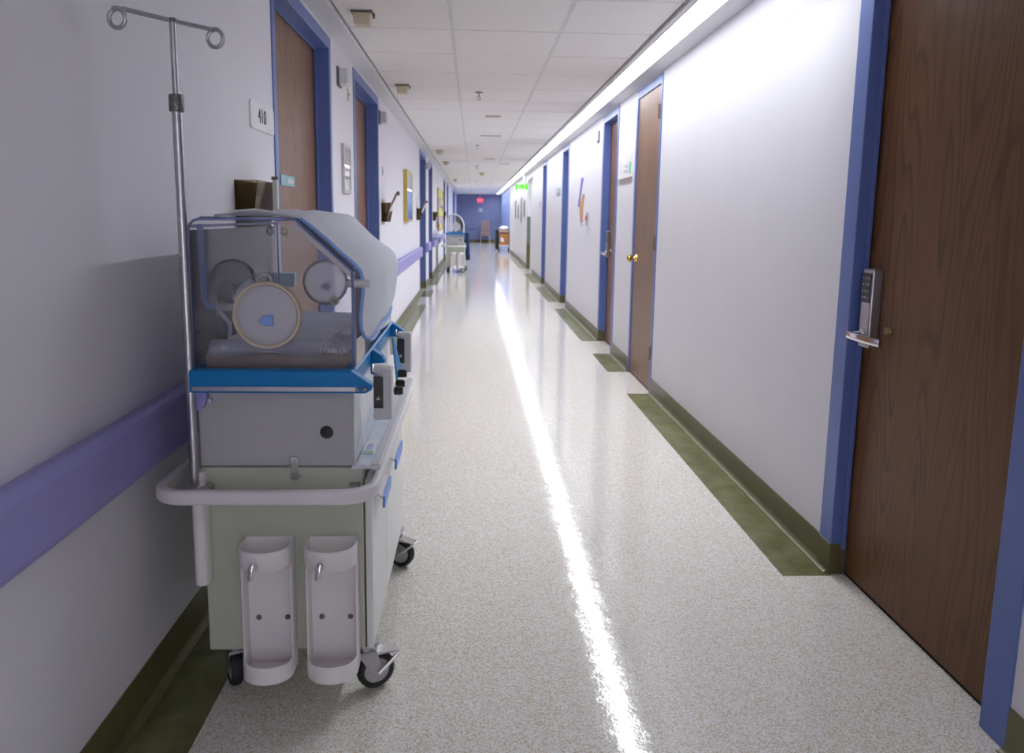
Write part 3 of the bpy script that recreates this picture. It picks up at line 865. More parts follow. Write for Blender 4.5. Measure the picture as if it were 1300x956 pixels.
for y in (2.285, 2.62):
    porthole(inc, (-0.703, y, 1.04), 0.076, 'x', -1, near=False)
# port sleeve elbow seen through the front pane
obj('port_sleeve', MB().tube([(-0.60, Y0+0.05, 1.075), (-0.583, Y0+0.05, 1.10), (-0.56, Y0+0.05, 1.125)], [0.016, 0.018, 0.016], 12), 'milky', inc, smooth=60)
obj('tube_clamp', MB().torus((-0.535, Y0+0.06, 1.128), 0.018, 0.004, 'y', 24, 8), 'ivory', inc, smooth=60)
obj('sensor_tube', MB().tube([(-0.66, 2.25, 0.93), (-0.645, 2.2, 0.97), (-0.61, 2.14, 0.985), (-0.57, 2.12, 0.975), (-0.53, 2.13, 0.95)], 0.007, 10), 'film', inc, smooth=60)
obj('port_prop', MB().tube([(-0.685, 2.24, 0.93), (-0.683, 2.25, 0.99), (-0.690, 2.19, 1.03)], 0.006, 8), 'milky', inc, smooth=60)
for p in ((-0.673, Y1+0.004, 1.236), (-0.50, Y1-0.02, 0.99)):
    g_ = obj('grommet', MB().torus(p, 0.012, 0.0055, 'y', 20, 8), 'knob', inc, smooth=60)
# bed inside
obj('mattress_tray', MB().box(-0.688, -0.322, 2.045, 2.86, 0.862, 0.940), 'tray', inc, bevel=0.008)
mt = MB()
nx, ny = 16, 26
V = [[None]*(ny+1) for _ in range(nx+1)]
for i in range(nx+1):
    for j in range(ny+1):
        x = -0.684 + 0.358*i/nx; y = 2.06 + 0.78*j/ny
        e = min(i, nx-i, j, ny-j)
        z = 0.963 + 0.006*math.sin(9*x+3*y) + 0.004*math.sin(31*y-14*x) - (0.022 if e == 0 else 0.005 if e == 1 else 0)
        V[i][j] = mt.bm.verts.new((x, y, z))
for i in range(nx):
    for j in range(ny): mt.bm.faces.new([V[i][j], V[i+1][j], V[i+1][j+1], V[i][j+1]])
ms = obj('mattress', MB().box(-0.682, -0.328, 2.062, 2.838, 0.940, 0.955), 'sheet', inc, bevel=0.01)
obj('bed_sheet', mt, 'sheet', ms, smooth=80)
# sheet falling over the front of the mattress
fs = MB()
cols = 18
rows = [(2.085, 0.972), (2.062, 0.966), (2.050, 0.955), (2.044, 0.946), (2.041, 0.939)]
V = []
for (y, z) in rows:
    V.append([fs.bm.verts.new((-0.680+0.285*k/cols, y-0.004*math.sin(k*1.7), z - (0.0 if z > 0.96 else 0.008*math.sin(k*0.5)))) for k in range(cols+1)])
for A, B in zip(V, V[1:]):
    for k in range(cols): fs.bm.faces.new([A[k], A[k+1], B[k+1], B[k]])
obj('sheet_fold', fs, 'film', ms, smooth=80)
rl = MB()
pts = [(-0.362+(0.034-0.0016*a)*math.cos(a), 0.945+(0.034-0.0016*a)*math.sin(a)) for a in [i*0.35 for i in range(44)]]
V0 = [rl.bm.verts.new((x, 2.045, z)) for x, z in pts]; V1 = [rl.bm.verts.new((x, 2.30, z)) for x, z in pts]
for q in range(len(pts)-1): rl.bm.faces.new([V0[q], V0[q+1], V1[q+1], V1[q]])
obj('rolled_film', rl, 'film', inc, solid=0.003, smooth=80)
# side controls hanging under the chamfer
for y, dz in ((2.10, 0.0), (2.76, 0.0)):
    cb = obj('control_box', MB().box(-0.266, -0.218, y, y+0.055, 0.752, 0.892), 'lightgrey', inc, bevel=0.004)
    obj('control_face', MB().box(-0.2655, -0.240, y-0.003, y+0.001, 0.785, 0.872), 'black', cb, bevel=0.001)
    obj('indicator', MB().prism([(-0.259, 0.808), (-0.247, 0.808), (-0.253, 0.818)], y-0.0045, y-0.0025), 'lightgrey', cb)
    obj('lift_bar', MB().tube([(-0.272, y+0.03, 0.898), (-0.268, y-0.012, 0.884), (-0.240, y-0.014, 0.876)], 0.004, 8), 'chrome', cb, smooth=60)
fl = obj('blue_flap', MB().hexa([(-0.240, 2.44, 0.79), (-0.235, 2.44, 0.79), (-0.235, 2.62, 0.79), (-0.240, 2.62, 0.79), (-0.268, 2.60, 0.90), (-0.263, 2.60, 0.90), (-0.263, 2.63, 0.90), (-0.268, 2.63, 0.90)]), 'deck', inc, bevel=0.002)
for y, z in ((2.50, 0.80), (2.42, 0.785), (2.36, 0.775)):
    obj('knob', MB().lathe([(0, 0.03), (0.010, 0.03), (0.013, 0.022), (0.013, 0.004), (0, 0)], 14, (-0.240, y, z), 'x'), 'black', inc, smooth=40)
st = obj('sticker', MB().hexa([(-0.300, 2.10, 0.6575), (-0.268, 2.10, 0.6575), (-0.268, 2.19, 0.6575), (-0.300, 2.19, 0.6575), (-0.300, 2.10, 0.662), (-0.268, 2.10, 0.662), (-0.268, 2.19, 0.662), (-0.300, 2.19, 0.662)]), 'paper', inc)
obj('sticker_band', MB().box(-0.297, -0.271, 2.104, 2.116, 0.662, 0.6625), 'green', st, label='green edge band')
obj('sticker_print', MB().box(-0.292, -0.276, 2.128, 2.180, 0.662, 0.6625), 'bluepaper', st)
# pole
PX, PY = -0.702, 1.972
pole = obj('drip_pole', MB().cyl((PX, PY, 0.615), (PX, PY, 1.56), 0.0115, 18), 'steel', inc, smooth=50, label='steel drip pole with two looped hooks')
obj('upper_pole', MB().cyl((PX, PY, 1.55), (PX, PY, 1.738), 0.0075, 14), 'steel', pole, smooth=50)
obj('pole_collar', MB().lathe([(0, 1.532), (0.0155, 1.532), (0.017, 1.536), (0.017, 1.568), (0.0155, 1.572), (0, 1.572)], 20, (PX, PY, 0)), 'darksteel', pole, smooth=40)
obj('pole_tip', MB().lathe([(0, 1.734), (0.010, 1.734), (0.010, 1.742), (0, 1.745)], 14, (PX, PY, 0)), 'darksteel', pole, smooth=40)
def hook(sx):
    d = Vector((0.075, 0.082, 0)).normalized()*sx
    ln = 0.112 if sx < 0 else 0.095
    c = Vector((PX, PY, 1.737))
    pts = [c + d*(ln*k/5) + Vector((0, 0, (0.004 if sx < 0 else -0.002)*k/5)) for k in range(6)]
    e = pts[-1]
    cc = e + Vector((0, 0, -0.021)) + Vector((0.010*sx, -0.004, 0))
    s_ = Vector((1.0, -0.15, 0)).normalized()*sx
    for k in range(0, 13):
        a = PI/2 - 0.3 + (-(2*PI)*k/12 if True else 0)
        pts.append(cc + s_*0.021*math.cos(a) + Vector((0, 0, 0.021*math.sin(a))) + d*(0.006*k/12))
    return pts
for sx in (-1, 1):
    obj('hook', MB().tube(hook(sx), 0.0052, 10), 'steel', pole, smooth=60)
obj('pole_sleeve', MB().prism([(PX+dx_, PY+dy_) for dx_, dy_ in [(-0.010, 0.0265), (-0.010, -0.002), (-0.005, -0.012), (0.008, -0.016), (0.020, -0.012), (0.026, -0.002), (0.026, 0.0265)]], 0.347, 0.585, 'z'), 'white', inc, smooth=50, bevel=0.003)
obj('pole_cradle', MB().prism([(PX-0.004, PY+0.026), (PX+0.006, PY-0.004), (PX+0.022, PY+0.002), (PX+0.022, PY+0.026)], 0.585, 0.648, 'z'), 'white', inc, bevel=0.002)
br = obj('pole_bracket', MB().prism([(-0.70, 0.856), (-0.667, 0.856)] + [(-0.70+0.033*math.cos(a), 0.838+0.034*math.sin(a)) for a in (0, -0.4, -0.8, -1.2, -PI/2)], PY+0.004, PY+0.027), 'violet', inc, bevel=0.003)
obj('bracket_screw', MB().lathe([(0, -0.012), (0.006, -0.012), (0.007, 0), (0, 0)], 12, (-0.662, Y0-0.002, 0.830), 'y'), 'chrome', inc, smooth=40)
# post behind the hood
po = obj('accessory_post', MB().box(-0.722, -0.704, 2.935, 2.953, 0.62, 1.418), 'ivory', inc, bevel=0.003)
obj('post_clip', MB().box(-0.705, -0.650, 2.925, 2.960, 1.035, 1.085), 'teal', po, bevel=0.003)
obj('post_foot', MB().box(-0.73, -0.60, 2.93, 2.955, 0.60, 0.63), 'ivory', po)
obj('post_tip', MB().box(-0.724, -0.702, 2.933, 2.955, 1.418, 1.428), 'darksteel', po)

# ---- blanket over the hood: follows its outline, hangs down the corridor side
bl = MB()
path = [(-0.640, 1.2925), (-0.615, 1.297), (-0.585, 1.303), (-0.54, 1.3045), (-0.49, 1.302), (-0.452, 1.296), (-0.432, 1.289), (-0.405, 1.265), (-0.37, 1.233), (-0.335, 1.202), (-0.308, 1.178), (-0.291, 1.158), (-0.285, 1.13), (-0.286, 1.10), (-0.288, 1.07), (-0.289, 1.04), (-0.288, 1.01), (-0.286, 0.985), (-0.286, 0.965)]
ND = 34
grid = []
for i, (x, z) in enumerate(path):
    row = []
    s_ = i/(len(path)-1)
    for j in range(ND+1):
        v = j/ND
        yn = 2.016
        if i >= 15: yn = 2.018 + (0, 0.012, 0.04, 0.12)[i-15]
        yf = 2.925 - (0.10*max(0, (0.25-s_))/0.25)
        if i >= 16: yf = 2.925 - (i-15)*0.07
        y = yn + (yf-yn)*v
        hang = max(0, i-11)/7
        wob = 0.005*math.sin(13*y + 0.6*i)*(0.45 + hang) + 0.0025*math.sin(24*y - 9*x) + 0.0015*math.sin(17*y+0.5*i)*hang + 0.003*math.sin(37*x + 17*y)
        zz = z
        if i >= 13:
            low = 0.06*max(0, v-0.45)**1.4 * ((i-13)/5)
            zz = z + low
        row.append(bl.bm.verts.new((x + (0.004 + 0.6*wob if i >= 10 else 0), y, zz + (wob if 1 < i < 10 else 0) if i > 0 else z)))
    grid.append(row)
for i in range(len(path)-1):
    for j in range(ND): bl.bm.faces.new([grid[i][j], grid[i+1][j], grid[i+1][j+1], grid[i][j+1]])
near_edge = [grid[i][0].co.copy() for i in range(len(path))]
low_edge = [grid[-1][j].co.copy() for j in range(ND+1)]
blk = thing('blanket', (-0.45, 2.45, 1.29), 'pale blue baby blanket with blue hem draped over the near incubator hood', 'blanket')
obj('blanket_cloth', bl, 'cloth', blk, solid=0.004, smooth=80)
hp = [p + Vector((0.003, -0.002, 0)) for p in near_edge[6:]] + [p + Vector((0.003, 0, -0.002)) for p in low_edge[1:]]
obj('hem', MB().tube(hp, 0.0048, 8), 'hem', blk, smooth=70, label='blue hem tape')

# ---- the far one
OX, OY = 0.062, 16.4
inf = thing('incubator', (-0.42, 18.85, 0), 'smaller distant baby incubator with a rounded hood further down the left wall', 'incubator', 'baby incubators along the left wall')
incubator_base(inf, OX, OY, False)
hp = [(-0.62, 0.914), (-0.62, 1.24)] + [(-0.50+0.24*math.sin(a)-0.0, 1.06+0.27*math.cos(a)) for a in [-0.35+ (PI/2+0.35)*i/12 for i in range(13)]] + [(-0.262, 0.914)]
obj('hood_front_pane', MB().prism([(x+OX-0.03, z) for x, z in hp], 18.4, 18.407), 'clear', inf)
hs = MB()
A = [hs.bm.verts.new((x+OX-0.03, 18.41, z)) for x, z in hp]; B = [hs.bm.verts.new((x+OX-0.03, 19.29, z)) for x, z in hp]
for q in range(len(hp)-1): hs.bm.faces.new([A[q], A[q+1], B[q+1], B[q]])
obj('hood_shell', hs, 'clear', inf, solid=0.005)
obj('hood_back_pane', MB().prism([(x+OX-0.03, z) for x, z in hp], 19.29, 19.297), 'clear', inf)
obj('hood_rim', MB().tube([(x+OX-0.03, 18.40, z) for x, z in hp], 0.014, 8), 'paper', inf, smooth=60, label='pale hood rim')
porthole(inf, (-0.40, 18.4, 1.05), 0.095, 'y', -1, near=False)
# navy cover hung over its far end and corridor side
nc = thing('incubator_cover', (-0.15, 19.0, 0.9), 'dark navy cloth cover hanging on the corridor side of the far incubator', 'cover')
pr = MB()
pth = [(x+OX-0.03, z+0.012) for x, z in hp[2:-1]] + [(-0.175, 0.95), (-0.155, 0.90), (-0.150, 0.70), (-0.150, 0.45), (-0.125, 0.27)]
R_ = []
for i, (x, z) in enumerate(pth):
    R_.append([pr.bm.verts.new((x + 0.010*math.sin(j*1.1+i*0.4)*(1 if i > 13 else 0.1), 18.78 + 0.5*j/14, z)) for j in range(15)])
for A, B in zip(R_, R_[1:]):
    for j in range(14): pr.bm.faces.new([A[j], B[j], B[j+1], A[j+1]])
fo = MB().tube([(-0.150, 18.86, 0.90), (-0.150, 18.86, 0.75), (-0.146, 18.86, 0.55), (-0.138, 18.86, 0.38), (-0.128, 18.86, 0.27)], [0.040, 0.048, 0.052, 0.055, 0.050], 14)
obj('cover_fold', fo, 'navy', nc, smooth=70)
obj('cover_back', MB().prism([(x+OX-0.03, z+0.004) for x, z in hp[5:-1]] + [(-0.255+OX-0.03, 1.0), (-0.44+OX, 1.0), (-0.50+OX, 1.2)], 19.302, 19.312), 'navy', nc)
obj('cover_cloth', pr, 'navy', nc, solid=0.006, smooth=80)

# ------------------------------------------------------------------ things on the left wall
sg = thing('room_sign', (XL, 3.35, 1.676), 'white room number plate reading 410 beside the nearest left door', 'sign')
sp = [(3.185, 1.624), (3.52, 1.624), (3.53, 1.634), (3.53, 1.718), (3.52, 1.728), (3.185, 1.728), (3.175, 1.718), (3.175, 1.634)]
obj('plate', MB().prism(sp, XL-0.001, XL+0.008, axis='x'), 'paper', sg, bevel=0.001)
t = text_obj('lettering', '410', 0.082, 'ink', (XL+0.009, 3.335, 1.677), (0,1,0), (0,0,1), sg)

def chart_holder(y0, y1, z0, z1, label, board=True):
    t = thing('chart_holder', (XL, y0, z0), label, 'wall file', 'smoky wall files on the left wall')
    dt, db = 0.084, 0.052
    for y in (y0, y1-0.004):
        obj('side_plate', MB().hexa([(XL, y, z0), (XL+db, y, z0), (XL+db, y+0.004, z0), (XL, y+0.004, z0), (XL, y, z1), (XL+dt, y, z1), (XL+dt, y+0.004, z1), (XL, y+0.004, z1)]), 'smoky', t)
    obj('front_plate', MB().hexa([(XL+db-0.004, y0+0.004, z0), (XL+db, y0+0.004, z0), (XL+db, y1-0.004, z0), (XL+db-0.004, y1-0.004, z0), (XL+dt-0.004, y0+0.004, z1), (XL+dt, y0+0.004, z1), (XL+dt, y1-0.004, z1), (XL+dt-0.004, y1-0.004, z1)]), 'smoky', t)
    obj('bottom_plate', MB().box(XL, XL+db, y0, y1, z0-0.004, z0), 'smoky', t)
    obj('back_plate', MB().box(XL, XL+0.004, y0, y1, z0, z1), 'smoky', t)
    return t
ch = chart_holder(2.95, 3.22, 1.20, 1.416, 'smoky acrylic wall file nearest the camera, beside room 410')
cb = obj('file_clip', MB().box(XL+0.050, XL+0.064, 3.06, 3.11, 1.36, 1.40), 'black', ch, bevel=0.003)
def clipboard(y0, y1, z0, h, lean, label):
    t = thing('clipboard', (XL+0.03, y0, z0), label, 'clipboard', 'clipboards in the wall files')
    obj('board', MB().hexa([(XL+0.018, y0, z0), (XL+0.026, y0, z0), (XL+0.026, y1, z0), (XL+0.018, y1, z0), (XL+0.018+lean, y0, z0+h), (XL+0.026+lean, y0, z0+h), (XL+0.026+lean, y1, z0+h), (XL+0.018+lean, y1, z0+h)]), 'tan', t, bevel=0.002)
    obj('paper_sheaf', MB().hexa([(XL+0.027, y0+0.01, z0+0.01), (XL+0.031, y0+0.01, z0+0.01), (XL+0.031, y1-0.01, z0+0.01), (XL+0.027, y1-0.01, z0+0.01), (XL+0.027+lean, y0+0.01, z0+h-0.03), (XL+0.031+lean, y0+0.01, z0+h-0.03), (XL+0.031+lean, y1-0.01, z0+h-0.03), (XL+0.027+lean, y1-0.01, z0+h-0.03)]), 'paper', t)
    obj('clip', MB().box(XL+0.022+lean, XL+0.042+lean, (y0+y1)/2-0.05, (y0+y1)/2+0.05, z0+h-0.03, z0+h+0.008), 'darksteel', t, bevel=0.003)
chart_holder(7.53, 7.85, 1.235, 1.41, 'second smoky wall file, just past the second left door')
clipboard(7.57, 7.80, 1.25, 0.26, 0.115, 'tan clipboard leaning out of the second wall file')
chart_holder(12.1, 12.45, 1.23, 1.40, 'third smoky wall file, beside the third left door')
clipboard(12.15, 12.4, 1.25, 0.26, 0.115, 'tan clipboard leaning out of the third wall file')
chart_holder(16.9, 17.3, 1.19, 1.37, 'fourth smoky wall file, just before the notice board')
chart_holder(22.3, 22.65, 1.17, 1.40, 'fifth smoky wall file, just past the notice board')

def wall_picture(y0, y1, z0, z1, fr, label, art, th=0.02):
    t = thing('picture_frame', (XL, (y0+y1)/2, z0), label, 'picture')
    w = 0.022 if y1-y0 < 0.5 else 0.028
    f = MB()
    O = [(y0, z0), (y1, z0), (y1, z1), (y0, z1)]; I = [(y0+w, z0+w), (y1-w, z0+w), (y1-w, z1-w), (y0+w, z1-w)]
    for xa, xb in ((XL, XL+th),):
        vo0 = [f.bm.verts.new((xa, *p)) for p in O]; vo1 = [f.bm.verts.new((xb, *p)) for p in O]
        vi0 = [f.bm.verts.new((xa, *p)) for p in I]; vi1 = [f.bm.verts.new((xb, *p)) for p in I]
        for q in range(4):
            r = (q+1) % 4
            f.bm.faces.new([vo1[q], vo1[r], vi1[r], vi1[q]]); f.bm.faces.new([vo0[q], vo0[r], vo1[r], vo1[q]])
            f.bm.faces.new([vi0[q], vi1[q], vi1[r], vi0[r]]); f.bm.faces.new([vo0[q], vi0[q], vi0[r], vo0[r]])
    obj('frame', f, fr, t, bevel=0.002)
    obj('sheet', MB().box(XL+0.001, XL+th-0.012, y0+w, y1-w, z0+w, z1-w), 'paper', t)
    for (a, b, c, d, m_) in art:
        obj('print_block', MB().box(XL+th-0.012, XL+th-0.011, y0+w+(y1-y0-2*w)*a, y0+w+(y1-y0-2*w)*b, z0+w+(z1-z0-2*w)*c, z0+w+(z1-z0-2*w)*d), m_, t)
    obj('glazing', MB().box(XL+th-0.006, XL+th-0.004, y0+w, y1-w, z0+w, z1-w), 'glass', t)
wall_picture(5.31, 5.60, 1.435, 1.752, 'silver', 'small pale-framed notice between the first two left doors', [(0.3, 0.9, 0.04, 0.36, 'papergreen')])
wall_picture(9.88, 10.70, 1.215, 1.845, 'gold', 'gold-framed glazed picture past the second left door', [(0.05, 0.95, 0.05, 0.55, 'bluepaper'), (0.1, 0.9, 0.6, 0.95, 'beige')], 0.05)

def dome(y, z, x0, sgn, label, l=0.13, h=0.10, dp=0.07):
    t = thing('call_light', (x0, y, z), label, 'light')
    obj('back_plate', MB().box(min(x0, x0+sgn*0.01), max(x0, x0+sgn*0.01), y-0.005, y+l+0.005, z-0.008, z+h+0.008), 'darksteel', t)
    obj('lens', MB().box(min(x0+sgn*0.01, x0+sgn*dp), max(x0+sgn*0.01, x0+sgn*dp), y, y+l, z, z+h), 'lightgrey', t, bevel=0.012, seg=3)
dome(5.19, 2.10, XL, 1, 'grey call light box above the pale-framed notice')
dome(7.40, 2.115, XL, 1, 'grey call light box just past the second left door')
dome(14.6, 2.12, XL, 1, 'distant grey call light between third and fourth left doors')
dome(8.67, 2.11, XR, -1, 'small dark box high on the right wall past the chrome-lock door', 0.12, 0.10, 0.02)
for y, z, lb in ((5.60, 2.10, 'small grey wall tag left of the second left door head'), (7.62, 1.70, 'small pale switch plate past the second left door')):
    t = thing('wall_plate', (XL, y, z), lb, 'wall plate')
    obj('plate', MB().box(XL, XL+0.008, y, y+0.05, z-0.04, z+0.04), 'beige' if z > 2 else 'lightgrey', t, bevel=0.002)
    obj('stud', MB().cyl((XL+0.008, y+0.025, z), (XL+0.012, y+0.025, z), 0.008, 10), 'darksteel', t)

# notice board
nb = thing('notice_board', (XL, 19, 0.92), 'cork notice board with yellow and violet notices before the far incubator', 'notice board')
obj('cork', MB().box(XL, XL+0.02, 19.0, 22.1, 0.93, 1.93), 'cork', nb)
obj('board_edge', MB().box(XL, XL+0.03, 18.93, 19.0, 0.92, 1.94), 'tan', nb)
obj('board_edge', MB().box(XL, XL+0.03, 22.1, 22.16, 0.92, 1.94), 'tan', nb)
for y0, y1, z0, z1, m_ in ((19.1, 21.5, 1.72, 1.92, 'yellow'), (19.2, 20.3, 1.50, 1.70, 'bluepaper'), (20.5, 21.9, 1.56, 1.70, 'yellow'), (20.6, 21.3, 1.46, 1.55, 'violetpaper'), (19.2, 21.0, 1.28, 1.48, 'yellow'), (19.2, 20.9, 1.10, 1.26, 'bluepaper'), (21.2, 22.0, 1.3, 1.42, 'papergreen'), (19.9, 20.9, 0.97, 1.09, 'yellow'), (19.15, 19.8, 0.96, 1.08, 'orange')):
    obj('notice', MB().box(XL+0.020, XL+0.024, y0, y1, z0, z1), m_, nb)

# dispenser beyond the fourth door
ds = thing('soap_dispenser', (XL, 17.0, 0.86), 'small pale blue dispenser shelf above the handrail past the fourth left door', 'dispenser')
obj('shelf', MB().box(XL, XL+0.11, 16.8, 17.6, 0.82, 0.92), 'bluepaper', ds, bevel=0.01)
obj('bottle', MB().lathe([(0, 0), (0.03, 0), (0.03, 0.08), (0.012, 0.10), (0.012, 0.13), (0, 0.13)], 14, (XL+0.06, 17.0, 0.92)), 'paper', ds, smooth=40)

# ------------------------------------------------------------------ things on the right wall
sg = thing('wall_sign', (XR, 6.9, 1.65), 'white wall sign with green mark beside the brass-knob door', 'sign')
obj('plate', MB().box(XR-0.010, XR+0.001, 6.80, 7.44, 1.645, 1.85), 'paper', sg, bevel=0.002)
obj('edge_strip', MB().box(XR-0.014, XR-0.002, 6.80, 7.44, 1.638, 1.648), 'tan', sg)
obj('green_mark', MB().box(XR-0.012, XR-0.009, 6.82, 6.88, 1.68, 1.77), 'green', sg)
text_obj('lettering', 'ROOM', 0.05, 'printgrey', (XR-0.0115, 7.02, 1.71), (0,-1,0), (0,0,1), sg)
bpy.data.objects.remove(bpy.data.objects['lettering.001'])
obj('print_line', MB().box(XR-0.012, XR-0.009, 6.96, 7.12, 1.70, 1.715), 'lightgrey', sg)
obj('print_line', MB().box(XR-0.012, XR-0.009, 6.96, 7.10, 1.74, 1.755), 'lightgrey', sg)

cu = thing('wall_cutout', (XR, 10.0, 1.25), 'tall thin violet and orange paper cutout taped on the right wall', 'poster')
def ribbon(pts, wd, x0, x1):
    m = MB()
    L_ = [(y-w/2, z) for (y, z), w in zip(pts, wd)] + [(y+w/2, z) for (y, z), w in reversed(list(zip(pts, wd)))]
    return m.prism(L_, x0, x1, axis='x')
obj('violet_ribbon', ribbon([(10.22, 1.43), (10.18, 1.50), (10.08, 1.60), (10.02, 1.68), (9.93, 1.78)], [0.08, 0.10, 0.12, 0.14, 0.18], XR-0.006, XR), 'violetpaper', cu)
obj('orange_figure', ribbon([(9.92, 1.24), (9.93, 1.30), (9.95, 1.36), (9.96, 1.45), (9.86, 1.52), (9.78, 1.58)], [0.16, 0.22, 0.28, 0.30, 0.22, 0.12], XR-0.008, XR-0.001), 'orange', cu)
pu = thing('pull_station', (XR, 9.3, 1.28), 'small grey wall alarm with red handle beside the chrome-lock door', 'alarm')
obj('box', MB().box(XR-0.022, XR, 9.30, 9.40, 1.21, 1.36), 'grey', pu, bevel=0.004)
obj('handle', MB().box(XR-0.030, XR-0.020, 9.305, 9.395, 1.27, 1.32), 'red', pu, bevel=0.002, label='red handle')
for y0, y1, z0, z1, lb in ((12.45, 13.0, 1.655, 1.745, 'small grey room plate past the fourth right door'), (16.0, 16.4, 1.50, 1.60, 'small grey room plate past the fifth right door')):
    t = thing('room_plate', (XR, y0, z0), lb, 'sign')
    obj('plate', MB().box(XR-0.010, XR, y0, y1, z0, z1), 'teal' if y0 < 14 else 'lightgrey', t, bevel=0.002)
    obj('inset', MB().box(XR-0.012, XR-0.009, y0+0.04, y1-0.04, z0+0.02, z1-0.02), 'lightgrey', t)
for i, (y0, z0, z1) in enumerate(((20.9, 1.27, 1.74), (22.2, 1.12, 1.84), (23.8, 1.22, 1.66), (25.3, 1.22, 1.82))):
    t = thing('wall_notice', (XR, y0, z0), ('nearest', 'second', 'third', 'farthest')[i] + ' of four dim grey framed notices past the wall recess', 'notice')
    obj('frame', MB().box(XR-0.018, XR, y0, y0+0.55, z0, z1), 'silver', t, bevel=0.003)
    obj('print', MB().box(XR-0.021, XR-0.017, y0+0.05, y0+0.5, z0+0.05, z1-0.05), 'printgrey', t)
cr = thing('wall_strip', (XR, 28.0, 0), 'narrow pale corner strip where white wall meets blue wall', 'trim')
obj('strip', MB().box(XR-0.03, XR, 27.9, 28.1, 0.12, ZS), 'ivory', cr, bevel=0.004)

# ------------------------------------------------------------------ ceiling things
def ceiling_box(x, y, s, label):
    t = thing('ceiling_speaker', (x, y, ZC), label, 'ceiling box', 'beige boxes on the ceiling')
    w, d, h = 0.058*s, 0.058*s, 0.068
    obj('flange', MB().box(x-w, x+w, y-d, y+d, ZC-0.008, ZC+0.012), 'darksteel', t, bevel=0.002)
    a, b = w*0.86, w*0.70
    obj('shell', MB().hexa([(x-b, y-b, ZC-h), (x+b, y-b, ZC-h), (x+b, y+b, ZC-h), (x-b, y+b, ZC-h), (x-a, y-a, ZC-0.008), (x+a, y-a, ZC-0.008), (x+a, y+a, ZC-0.008), (x-a, y+a, ZC-0.008)]), 'beige', t, bevel=0.006)
    obj('catch', MB().box(x+w-0.004, x+w+0.006, y-0.004, y+0.004, ZC-0.030, ZC-0.004), 'darksteel', t)
for x, y, lb in ((-0.598, 4.48, 'beige box on the ceiling nearest the camera, top left'), (-0.598, 6.87, 'second beige ceiling box down the left row'), (-0.583, 13.5, 'third beige ceiling box down the left row'), (-0.574, 16.3, 'fourth beige ceiling box down the left row'), (-0.565, 24.0, 'farthest beige ceiling box in the left row'), (0.19, 20.3, 'distant beige ceiling box near the corridor middle')):
    ceiling_box(x, y, 1.0, lb)
def sprinkler(x, y, label):
    t = thing('sprinkler', (x, y, ZC), label, 'sprinkler', 'sprinklers along the ceiling')
    obj('escutcheon', MB().lathe([(0, 0.012), (0.036, 0.012), (0.034, -0.004), (0.014, -0.010), (0, -0.010)], 22, (x, y, ZC)), 'darksteel', t, smooth=40)
    obj('stem', MB().cyl((x, y, ZC-0.008), (x, y, ZC-0.040), 0.008, 10), 'steel', t, smooth=50)
    obj('yoke', MB().torus((x, y, ZC-0.050), 0.013, 0.003, 'y', 16, 6), 'bronze', t, smooth=60)
    obj('deflector', MB().lathe([(0, -0.064), (0.019, -0.066), (0.019, -0.069), (0, -0.070)], 16, (x, y, ZC)), 'steel', t, smooth=40)
for x, y, lb in ((0.036, 7.15, 'ceiling sprinkler nearest the camera'), (0.045, 12.4, 'second ceiling sprinkler down the corridor'), (0.06, 17.5, 'third ceiling sprinkler down the corridor'), (0.065, 24.5, 'farthest ceiling sprinkler, near the end wall')):
    sprinkler(x, y, lb)
for x, y, w, lb in ((0.20, 8.80, 0.085, 'flat grey ceiling vent past the nearest sprinkler'), (0.22, 10.9, 0.14, 'wide flat ceiling vent further along'), (0.28, 15.2, 0.10, 'small distant ceiling vent'), (0.62, 16.6, 0.10, 'distant ceiling vent near the strip light')):
    t = thing('ceiling_vent', (x, y, ZC), lb, 'vent', 'flat vents in the ceiling')
    obj('vent_frame', MB().box(x-w, x+w, y-0.07, y+0.07, ZC-0.006, ZC+0.012), 'beige', t, bevel=0.002)
    for q in range(4): obj('louvre', MB().box(x-w+0.012, x+w-0.012, y-0.056+0.03*q, y-0.042+0.03*q, ZC-0.010, ZC-0.005), 'grey', t)

# green exit sign on a bracket
ex = thing('exit_sign', (1.31, 20.0, 2.05), 'lit green exit sign hung from the soffit above the wall recess', 'exit sign')
obj('panel', MB().box(1.150, 1.470-0.14, 19.985, 20.015, 1.955, 2.110), 'exitpale', ex, bevel=0.004)
bpy.data.objects.remove(bpy.data.objects['panel'])
obj('panel', MB().box(1.02, 1.325, 19.985, 20.015, 1.955, 2.110), 'exitpale', ex, bevel=0.004)
obj('bracket', MB().box(1.20, 1.30, 19.99, 20.01, 2.110, ZS), 'lightgrey', ex)
for xa, xb, s_ in ((1.022, 1.078, 1), (1.267, 1.323, -1)):
    b0 = xa if s_ > 0 else xb
    br_ = [(xa, 1.958), (xa, 2.108), (xb, 2.108), (xb, 1.958)]
    obj('green_bar', MB().prism(br_, 19.981, 19.986), 'exitgreen', ex)
ar = [(1.095, 2.03), (1.13, 2.08), (1.13, 2.065), (1.16, 2.07), (1.18, 2.098), (1.20, 2.07), (1.245, 2.065), (1.25, 2.0), (1.21, 1.995), (1.19, 1.975), (1.16, 1.995), (1.13, 1.995), (1.13, 1.98)]
obj('pictogram', MB().prism(ar, 19.981, 19.986), 'exitgreen', ex)

